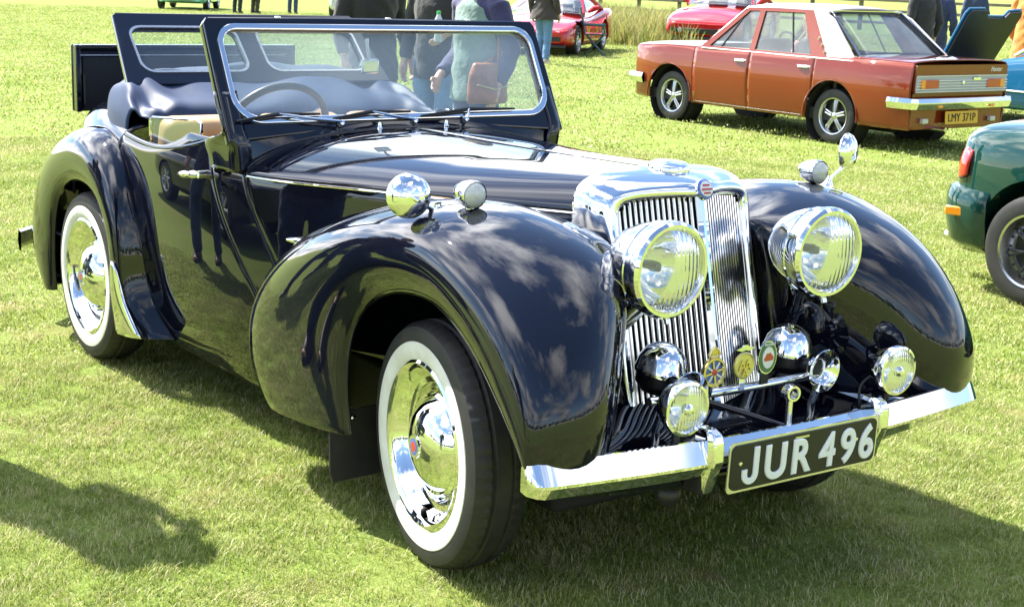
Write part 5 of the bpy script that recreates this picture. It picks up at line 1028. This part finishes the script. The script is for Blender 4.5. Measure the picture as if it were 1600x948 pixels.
# ---- unseen dark saloon, added to darken reflections in the roadster's flank
DRK = root('added_dark_saloon', 'black saloon added outside the left edge to darken reflections in the roadster flank', 'car', (-6.1, -4.1, 0), rad(4))
body_loft('body', [(-2.1, tsec(.70, .32, .80, .82)), (-1.7, tsec(.82, .22, .90, .92)), (0, tsec(.86, .20, .92, .94)), (.9, tsec(.86, .20, .90, .94)), (1.9, tsec(.84, .22, .82, .86)), (2.3, tsec(.70, .28, .70, .72))], 'black_paint', DRK, [(x, s*.88, .30, -s) for x in (-1.2, 1.5) for s in (1, -1)], arch=.36)
body_loft('cabin', [(-1.5, [(.66, .90), (.70, .91), (.66, .93), (.3, .94), (0, .94)]), (-.8, [(.70, .90), (.72, .99), (.60, 1.34), (.3, 1.40), (0, 1.41)]), (.2, [(.70, .90), (.72, .99), (.60, 1.36), (.3, 1.43), (0, 1.44)]), (1.0, [(.68, .90), (.70, .91), (.64, .94), (.3, .96), (0, .96)])], 'dark_interior', DRK, None, 24, 20)
for s in (1, -1):
    for x in (-1.2, 1.5): simple_wheel(DRK, (x, s*.75, .31), s, .31, .18, 'alloy')
    box('tail_lamp', (-2.06, s*.56, .66), (.12, .20, .12), 'red_lens', DRK, bev=.01); lathe('headlamp', [(.0, .03), (.08, .02), (.095, 0), (.095, -.06)], 'clear_lens', DRK, origin=(2.22, s*.50, .60), axis=(1, 0, .1), n=18)
# ------------------------------------------------------------------ people
def ell_vf(c, r, n=14, m=9):
    V, F = [], []
    for i in range(m+1):
        t = math.pi*i/m
        for k in range(n): a = 2*math.pi*k/n; V.append((c[0]+r[0]*math.sin(t)*math.cos(a), c[1]+r[1]*math.sin(t)*math.sin(a), c[2]+r[2]*math.cos(t)))
    for i in range(m):
        for k in range(n): F.append((i*n+k, (i+1)*n+k, (i+1)*n+(k+1) % n, i*n+(k+1) % n))
    return V, F
def rings_vf(rows, n=20):
    """rows: (centre, rx, ry) stacked ellipses, closed at both ends"""
    V, F = [], []
    for c, rx, ry in rows:
        for k in range(n): a = 2*math.pi*k/n; V.append((c[0]+rx*math.cos(a), c[1]+ry*math.sin(a), c[2]))
    for i in range(len(rows)-1):
        for k in range(n): F.append((i*n+k, i*n+(k+1) % n, (i+1)*n+(k+1) % n, (i+1)*n+k))
    F.append(tuple(range(n))[::-1]); F.append(tuple((len(rows)-1)*n+k for k in range(n))); return V, F
def fused(name, parts, mat, parent, voxel=.011, iters=6, wrinkle=0.0):
    """fuse overlapping closed shapes into one continuous skin"""
    o = multi(name, parts, mat, None, 0); bm = bmesh.new(); bm.from_mesh(o.data); bmesh.ops.recalc_face_normals(bm, faces=bm.faces); bm.to_mesh(o.data); bm.free()
    r = o.modifiers.new('r', 'REMESH'); r.mode = 'VOXEL'; r.voxel_size = voxel; s = o.modifiers.new('s', 'SMOOTH'); s.iterations = iters; s.factor = .5
    nm = bake(o); nm.shade_smooth()
    if wrinkle:
        n = len(nm.vertices); co = np.zeros(n*3, 'f'); no = np.zeros(n*3, 'f'); nm.vertices.foreach_get('co', co); nm.vertices.foreach_get('normal', no); co = co.reshape(-1, 3); no = no.reshape(-1, 3); x, y, z = co.T
        f = np.sin(z*38+y*17+np.sin(x*25)*1.5)*np.sin(y*21-x*13+z*9); nm.vertices.foreach_set('co', (co+no*(wrinkle*f)[:, None]).ravel().astype('f')); nm.update()
    o.parent = parent; return o
def hand_parts(w, d, s, curl=.5, sz=1.0):
    """palm at wrist w pointing along d with five separate bent fingers; s = side of the thumb"""
    d = Vector(d).normalized(); w = Vector(w); side = Vector((1, 0, 0)) if abs(d.x) < .8 else Vector((0, 0, 1)); side = (side-d*side.dot(d)).normalized(); nrm = d.cross(side)*s
    P = [tube_vf([w-d*.02, w+d*.03*sz, w+d*.085*sz], [.024, .032, .030], 10)]
    for k, (off, ln) in enumerate(((-.027, .060), (-.009, .072), (.009, .076), (.027, .066))):
        b = w+d*.080*sz+side*off; m_ = b+d*ln*.5*sz-nrm*.010*curl*2; P.append(tube_vf([b-d*.015, m_, m_+(d*(1-curl)-nrm*curl).normalized()*ln*.5*sz], [.0105, .0095, .008], 8))
    tb = w+d*.03*sz+side*.03; P.append(tube_vf([tb-side*.01, tb+side*.022+d*.025-nrm*.012, tb+side*.026+d*.055-nrm*.026], [.013, .011, .009], 8)); return P
def person(label, loc, rz, h=1.72, top='cloth_black', legs='denim_dark', shoe='shoe_dark', hair='hair_brown', hem=.80, coat=1.0, elbows=None, wrists=None, feet=((.02, .11), (-.03, -.11)), cat='person', group=None, lean=0.0, longhair=False, legs_apart=1.0, vest=None):
    k = h/1.72; e = root('person', label, cat, loc, rz, group, scale=k)
    sh = [(-.01+lean*.6, s*.185, 1.415) for s in (1, -1)]; el = elbows or [(-.05+lean*.5, .26, 1.12), (-.05+lean*.5, -.26, 1.12)]; wr = wrists or [(.06+lean*.4, .27, .88), (.06+lean*.4, -.27, .88)]
    hip = [(0, s*.09, .93) for s in (1, -1)]; kn = [(f[0]*.6+.03, f[1]*.95, .50) for f in feet]; an = [(f[0]-.03, f[1], .09) for f in feet]
    hc = (.02+lean, 0, 1.615)
    B = [rings_vf([((0, 0, .86), .10, .15), ((0, 0, .98), .105, .155), ((lean*.3, 0, 1.12), .095, .140), ((lean*.55, 0, 1.30), .11, .165), ((lean*.65, 0, 1.41), .085, .165), ((lean*.7, 0, 1.46), .06, .08)]), tube_vf([(lean*.7-.01, 0, 1.42), (lean*.85, 0, 1.50), (lean+.005, 0, 1.56)], [.062, .055, .055], 12),
         ell_vf(hc, (.098, .076, .118)), ell_vf((hc[0]+.035, 0, hc[2]-.055), (.062, .055, .062)), tube_vf([(hc[0]+.088, 0, hc[2]+.022), (hc[0]+.108, 0, hc[2]-.022), (hc[0]+.088, 0, hc[2]-.032)], [.010, .016, .012], 8)]
    for i, s in enumerate((1, -1)):
        B.append(ell_vf((hc[0]-.005, s*.077, hc[2]-.005), (.022, .012, .032), 10, 6))
        B.append(tube_vf([sh[i], tuple((a+b)/2 for a, b in zip(sh[i], el[i])), el[i], tuple((a+b)/2 for a, b in zip(el[i], wr[i])), wr[i]], [.052, .047, .039, .037, .027], 12))
        d = Vector(wr[i])-Vector(el[i]); B += hand_parts(wr[i], d.normalized()*.7+Vector((0, 0, -.5)), -s)
        B.append(tube_vf([hip[i], tuple((a+b)/2 for a, b in zip(hip[i], kn[i])), kn[i], tuple((a+b)/2 for a, b in zip(kn[i], an[i])), an[i]], [.090, .076, .056, .054, .038], 12)); B.append(tube_vf([(an[i][0]-.03, an[i][1], .045), (an[i][0]+.06, an[i][1], .040), (an[i][0]+.17, an[i][1], .03)], [.036, .040, .03], 10))
    body = fused('body', B, 'skin', e, .0085, 3)
    for s in (1, -1):
        mesh_obj('eye', *ell_vf((hc[0]+.083, s*.033, hc[2]+.012), (.012, .015, .010), 10, 6), 'enamel_white', body); mesh_obj('eyebrow', *tube_vf([(hc[0]+.090, s*.018, hc[2]+.036), (hc[0]+.086, s*.048, hc[2]+.036)], .005, 6), hair, body)
        mesh_obj('iris', *ell_vf((hc[0]+.0935, s*.033, hc[2]+.012), (.0035, .006, .006), 8, 5), 'ink_black', body)
    mesh_obj('mouth', *tube_vf([(hc[0]+.082, -.024, hc[2]-.062), (hc[0]+.092, 0, hc[2]-.062), (hc[0]+.082, .024, hc[2]-.062)], [.004, .007, .004], 8), 'enamel_red', body)
    HP = [ell_vf((hc[0]-.018, 0, hc[2]+.030), (.098, .086, .105)), ell_vf((hc[0]-.045, 0, hc[2]-.02), (.070, .080, .090))]
    if longhair: HP += [rings_vf([((hc[0]-.055, 0, hc[2]-.20), .035, .085), ((hc[0]-.055, 0, hc[2]-.10), .055, .092), ((hc[0]-.04, 0, hc[2]), .07, .09)])]
    fused('hair', HP, hair, body, .010, 3, .003)
    T = [rings_vf([((0, 0, .84), .122, .172), ((0, 0, .93), .125, .180), ((0, 0, 1.0), .112, .168)])]
    for i in range(2): T.append(tube_vf([hip[i], tuple((a+b)/2 for a, b in zip(hip[i], kn[i])), kn[i], tuple((a+b)/2+.004 for a, b in zip(kn[i], an[i])), (an[i][0], an[i][1], .085)], [.104, .094, .076, .070, .066], 14))
    fused('trousers', T, legs, e, .012, 4, .004)
    f = coat; J = [rings_vf([((0, 0, hem), .135*f, .195*f), ((0, 0, hem+.10), .135*(1+(f-1)*.7), .190*(1+(f-1)*.7)), ((lean*.3, 0, 1.12), .128, .178), ((lean*.55, 0, 1.30), .138, .200), ((lean*.65, 0, 1.42), .108, .190), ((lean*.7, 0, 1.475), .072, .085)])]
    for i in range(2): J.append(tube_vf([(sh[i][0], sh[i][1]*.8, sh[i][2]), sh[i], tuple((a+b)/2 for a, b in zip(sh[i], el[i])), el[i], tuple((a+b)/2 for a, b in zip(el[i], wr[i])), tuple(a*.12+b*.88 for a, b in zip(el[i], wr[i]))], [.07, .078, .068, .060, .055, .046], 14))
    fused('jacket', J, top, e, .012, 4, .005)
    if vest: fused('vest', [rings_vf([((0, 0, hem-.02), .150*f, .208*f), ((lean*.3, 0, 1.12), .142, .192), ((lean*.55, 0, 1.30), .152, .202), ((lean*.65, 0, 1.41), .122, .175), ((lean*.68, 0, 1.46), .085, .10)])], vest, e, .012, 4, .006)
    for i in range(2):
        a = an[i]; mesh_obj('shoe', *rings_vf([((a[0]+.055, a[1], .0), .135, .048), ((a[0]+.055, a[1], .03), .138, .050), ((a[0]+.04, a[1], .065), .11, .046), ((a[0]-.005, a[1], .10), .055, .045)]), shoe, e, 50)
    return e
cam_rz = lambda p: math.atan2(CAM_POS.y-p[1], CAM_POS.x-p[0])
P1 = person('person in a long black jacket seen through the left part of the windscreen', (-6.94, 3.05, 0), cam_rz((-6.94, 3.05))+.5, 1.80, 'cloth_black', 'cloth_black', hem=.72, coat=1.12, wrists=[(.10, .28, .86), (.06, -.27, .88)])
P2 = person('person in a black jacket and jeans holding a water bottle, behind the windscreen', (-6.30, 3.25, 0), cam_rz((-6.30, 3.25))-.6, 1.78, 'cloth_black', 'denim', hem=.78, wrists=[(.20, .20, 1.12), (.04, -.27, .88)], elbows=[(-.06, .27, 1.13), (-.05, -.27, 1.12)])
P3 = person('person in a teal padded vest with navy sleeves carrying a brown bag', (-4.80, 2.62, 0), cam_rz((-4.80, 2.62))-.9, 1.70, 'cloth_navy', 'denim_dark', hem=.82, coat=1.06, vest='cloth_teal', wrists=[(.06, .28, .90), (.18, -.18, .95)], elbows=[(-.06, .28, 1.13), (-.08, -.30, 1.10)], longhair=True)
def put(e, ob): ob.location = e.location; ob.rotation_euler = e.rotation_euler; ob.scale = e.scale; return ob
BG = root('shoulder_bag', 'brown leather shoulder bag hanging at the hip of the person in the teal vest', 'bag'); put(P3, BG)
fused('bag_body', [rings_vf([((.10, .23, .80), .15, .055), ((.10, .235, .83), .165, .075), ((.10, .23, .98), .150, .070), ((.10, .225, 1.06), .11, .045)])], 'bag_leather', BG, .012, 4, .004)
tube('bag_strap', spline([(.02, .235, 1.03), (.0, .21, 1.25), (-.02, .11, 1.50), (-.06, -.04, 1.42), (-.13, .10, 1.22), (.18, .24, 1.03)], 30), .012, 'bag_leather', BG, 8)
tube('bag_flap_seam', [(-.04, .308, .93), (.10, .315, .90), (.24, .308, .93)], .005, 'brass', BG, 6)
BT = root('water_bottle', 'small water bottle with green cap held by the person in black jacket and jeans', 'bottle'); put(P2, BT)
lathe('bottle_body', [(.0, 0), (.030, .002), (.031, .02), (.028, .06), (.031, .10), (.030, .15), (.014, .185), (.013, .195)], 'bottle_plastic', BT, origin=(.29, .20, 1.06), axis=(0, 0, 1), n=20)
lathe('cap', [(.015, 0), (.015, .022), (.0, .024)], 'bottle_cap', BT, origin=(.29, .20, 1.252), axis=(0, 0, 1), n=14); lathe('paper_label', [(.0312, .06), (.0315, .08), (.0312, .115)], 'label_blue', BT, origin=(.29, .20, 1.06), axis=(0, 0, 1), n=20)
wc = (-18.53, 13.15, 0)
person('person in a flared dark brown coat and blue jeans standing before a red sports car', wc, cam_rz(wc)+2.7, 1.68, 'cloth_brown', 'denim', 'shoe_pale', hem=.80, coat=1.55, longhair=True, feet=((.03, .085), (-.02, -.085)))
person('far visitor in a patterned top and black trousers, upper left', (-40.0, 17.0, 0), 2.2, 1.70, 'cloth_pattern', 'cloth_black', hem=.80)
person('far visitor in a dark olive coat beside one in a patterned top', (-40.3, 17.75, 0), 2.0, 1.74, 'cloth_olive', 'cloth_olive', hem=.45, coat=1.2)
person('far visitor in a red top and blue jeans, upper left', (-40.4, 19.1, 0), 2.4, 1.70, 'cloth_red', 'denim_dark', hem=.92)
op = (-9.88, 15.27, 0)
person('person in an orange coat at the top right corner behind the blue coupe', op, cam_rz(op)+2.5, 1.80, 'cloth_orange', 'cloth_brown', hem=.62, coat=1.25)
person('person in a navy top by the fence behind the raised blue bonnet', (-17.58, 23.90, 0), 2.4, 1.66, 'cloth_blue', 'denim_dark', hem=.85)
person('person in a black jacket nearest the saloon roof, right of its rear screen', (-11.08, 14.45, 0), 2.9, 1.72, 'cloth_black', 'cloth_black', hem=.80)
person('person in a dark blue jacket between the saloon roof and the raised bonnet', (-11.51, 15.26, 0), 2.3, 1.70, 'cloth_blue', 'denim_dark', hem=.80)
# passenger in the saloon, seated
PS = root('person', 'passenger in a pink top seated inside the orange saloon', 'person', (-8.75, 9.75, .0), rad(181.6))
hc = (.0, 0, 1.17)
b_ = fused('body', [rings_vf([((0, 0, .55), .11, .16), ((-.02, 0, .75), .10, .15), ((-.05, 0, .93), .10, .17), ((-.04, 0, 1.0), .06, .08)]), tube_vf([(-.04, 0, .98), (-.01, 0, 1.09)], .05, 10), ell_vf(hc, (.095, .075, .115)), ell_vf((.03, 0, 1.115), (.06, .052, .06)), tube_vf([(0, .09, .55), (.40, .10, .56), (.46, .10, .35)], [.085, .065, .05], 12), tube_vf([(0, -.09, .55), (.40, -.10, .56), (.46, -.10, .35)], [.085, .065, .05], 12),
    tube_vf([(-.04, .18, .95), (.02, .24, .72), (.25, .16, .66)], [.05, .042, .03], 10), tube_vf([(-.04, -.18, .95), (.02, -.24, .72), (.25, -.16, .66)], [.05, .042, .03], 10), tube_vf([(.085, 0, 1.19), (.108, 0, 1.15), (.085, 0, 1.14)], [.010, .016, .012], 8)]+hand_parts((.25, .16, .66), (1, -.2, -.2), -1)+hand_parts((.25, -.16, .66), (1, .2, -.2), 1), 'skin', PS, .0095, 3)
fused('hair', [ell_vf((-.02, 0, 1.20), (.10, .09, .105)), rings_vf([((-.05, 0, .97), .05, .10), ((-.05, 0, 1.08), .06, .10), ((-.03, 0, 1.18), .07, .09)])], 'hair_blonde', b_, .010, 3, .003)
fused('top', [rings_vf([((0, 0, .52), .13, .18), ((-.02, 0, .75), .125, .175), ((-.05, 0, .93), .125, .19), ((-.04, 0, 1.01), .07, .09)]), tube_vf([(-.04, .17, .95), (.02, .245, .72), (.15, .20, .68)], [.07, .06, .05], 12), tube_vf([(-.04, -.17, .95), (.02, -.245, .72), (.15, -.20, .68)], [.07, .06, .05], 12)], 'cloth_pink', PS, .012, 4, .004)
fused('trousers', [rings_vf([((0, 0, .46), .12, .18), ((0, 0, .60), .125, .18)]), tube_vf([(0, .09, .55), (.40, .10, .56), (.46, .10, .34)], [.10, .08, .065], 12), tube_vf([(0, -.09, .55), (.40, -.10, .56), (.46, -.10, .34)], [.10, .08, .065], 12)], 'denim_dark', PS, .012, 4)
# visitors standing just outside the left edge: one throws the shadow on the lawn, all are mirrored in the door
person('visitor just outside the left edge whose shadow falls on the lawn', (-1.72, -1.71, 0), 1.2, 1.70, 'cloth_black', 'denim_dark', hem=.78, lean=.05, elbows=[(.06, .25, 1.16), (.06, -.25, 1.16)], wrists=[(.17, .10, 1.38), (.17, -.10, 1.38)])
person('visitor in dark clothes standing left of the camera, mirrored in the black door', (.35, -3.9, 0), 1.75, 1.75, 'cloth_black', 'denim_dark', hem=.78)
person('visitor in blue jeans outside the left edge, mirrored full length in the black door', (-3.75, -2.15, 0), .9, 1.76, 'cloth_black', 'denim_dark', hem=.80, feet=((.05, .16), (-.05, -.14)))
# green folding chair beside the far red car
CH = root('folding_chair', 'dark green folding chair standing beside the distant red sports car', 'chair', (-20.35, 15.75, 0), rad(52))
for s in (1, -1):
    tube('leg', [(-.22, s*.25, 0), (.20, s*.25, .45)], .014, 'cloth_green', CH, 8) if 'cloth_green' in MAT else tube('leg', [(-.22, s*.25, 0), (.20, s*.25, .45)], .014, 'green_paint', CH, 8)
    tube('leg', [(.22, s*.25, 0), (-.20, s*.25, .45), (-.30, s*.25, .95)], .014, 'green_paint', CH, 8)
    tube('armrest', [(-.24, s*.27, .62), (.20, s*.27, .62)], .02, 'green_paint', CH, 8)
box('seat', (0, 0, .44), (.44, .50, .03), 'green_paint', CH, bev=.01); box('backrest', (-.27, 0, .76), (.03, .50, .42), 'green_paint', CH, bev=.01, M=Matrix.Rotation(-.2, 3, 'Y'))

bpy.data.scenes.remove(WORK)
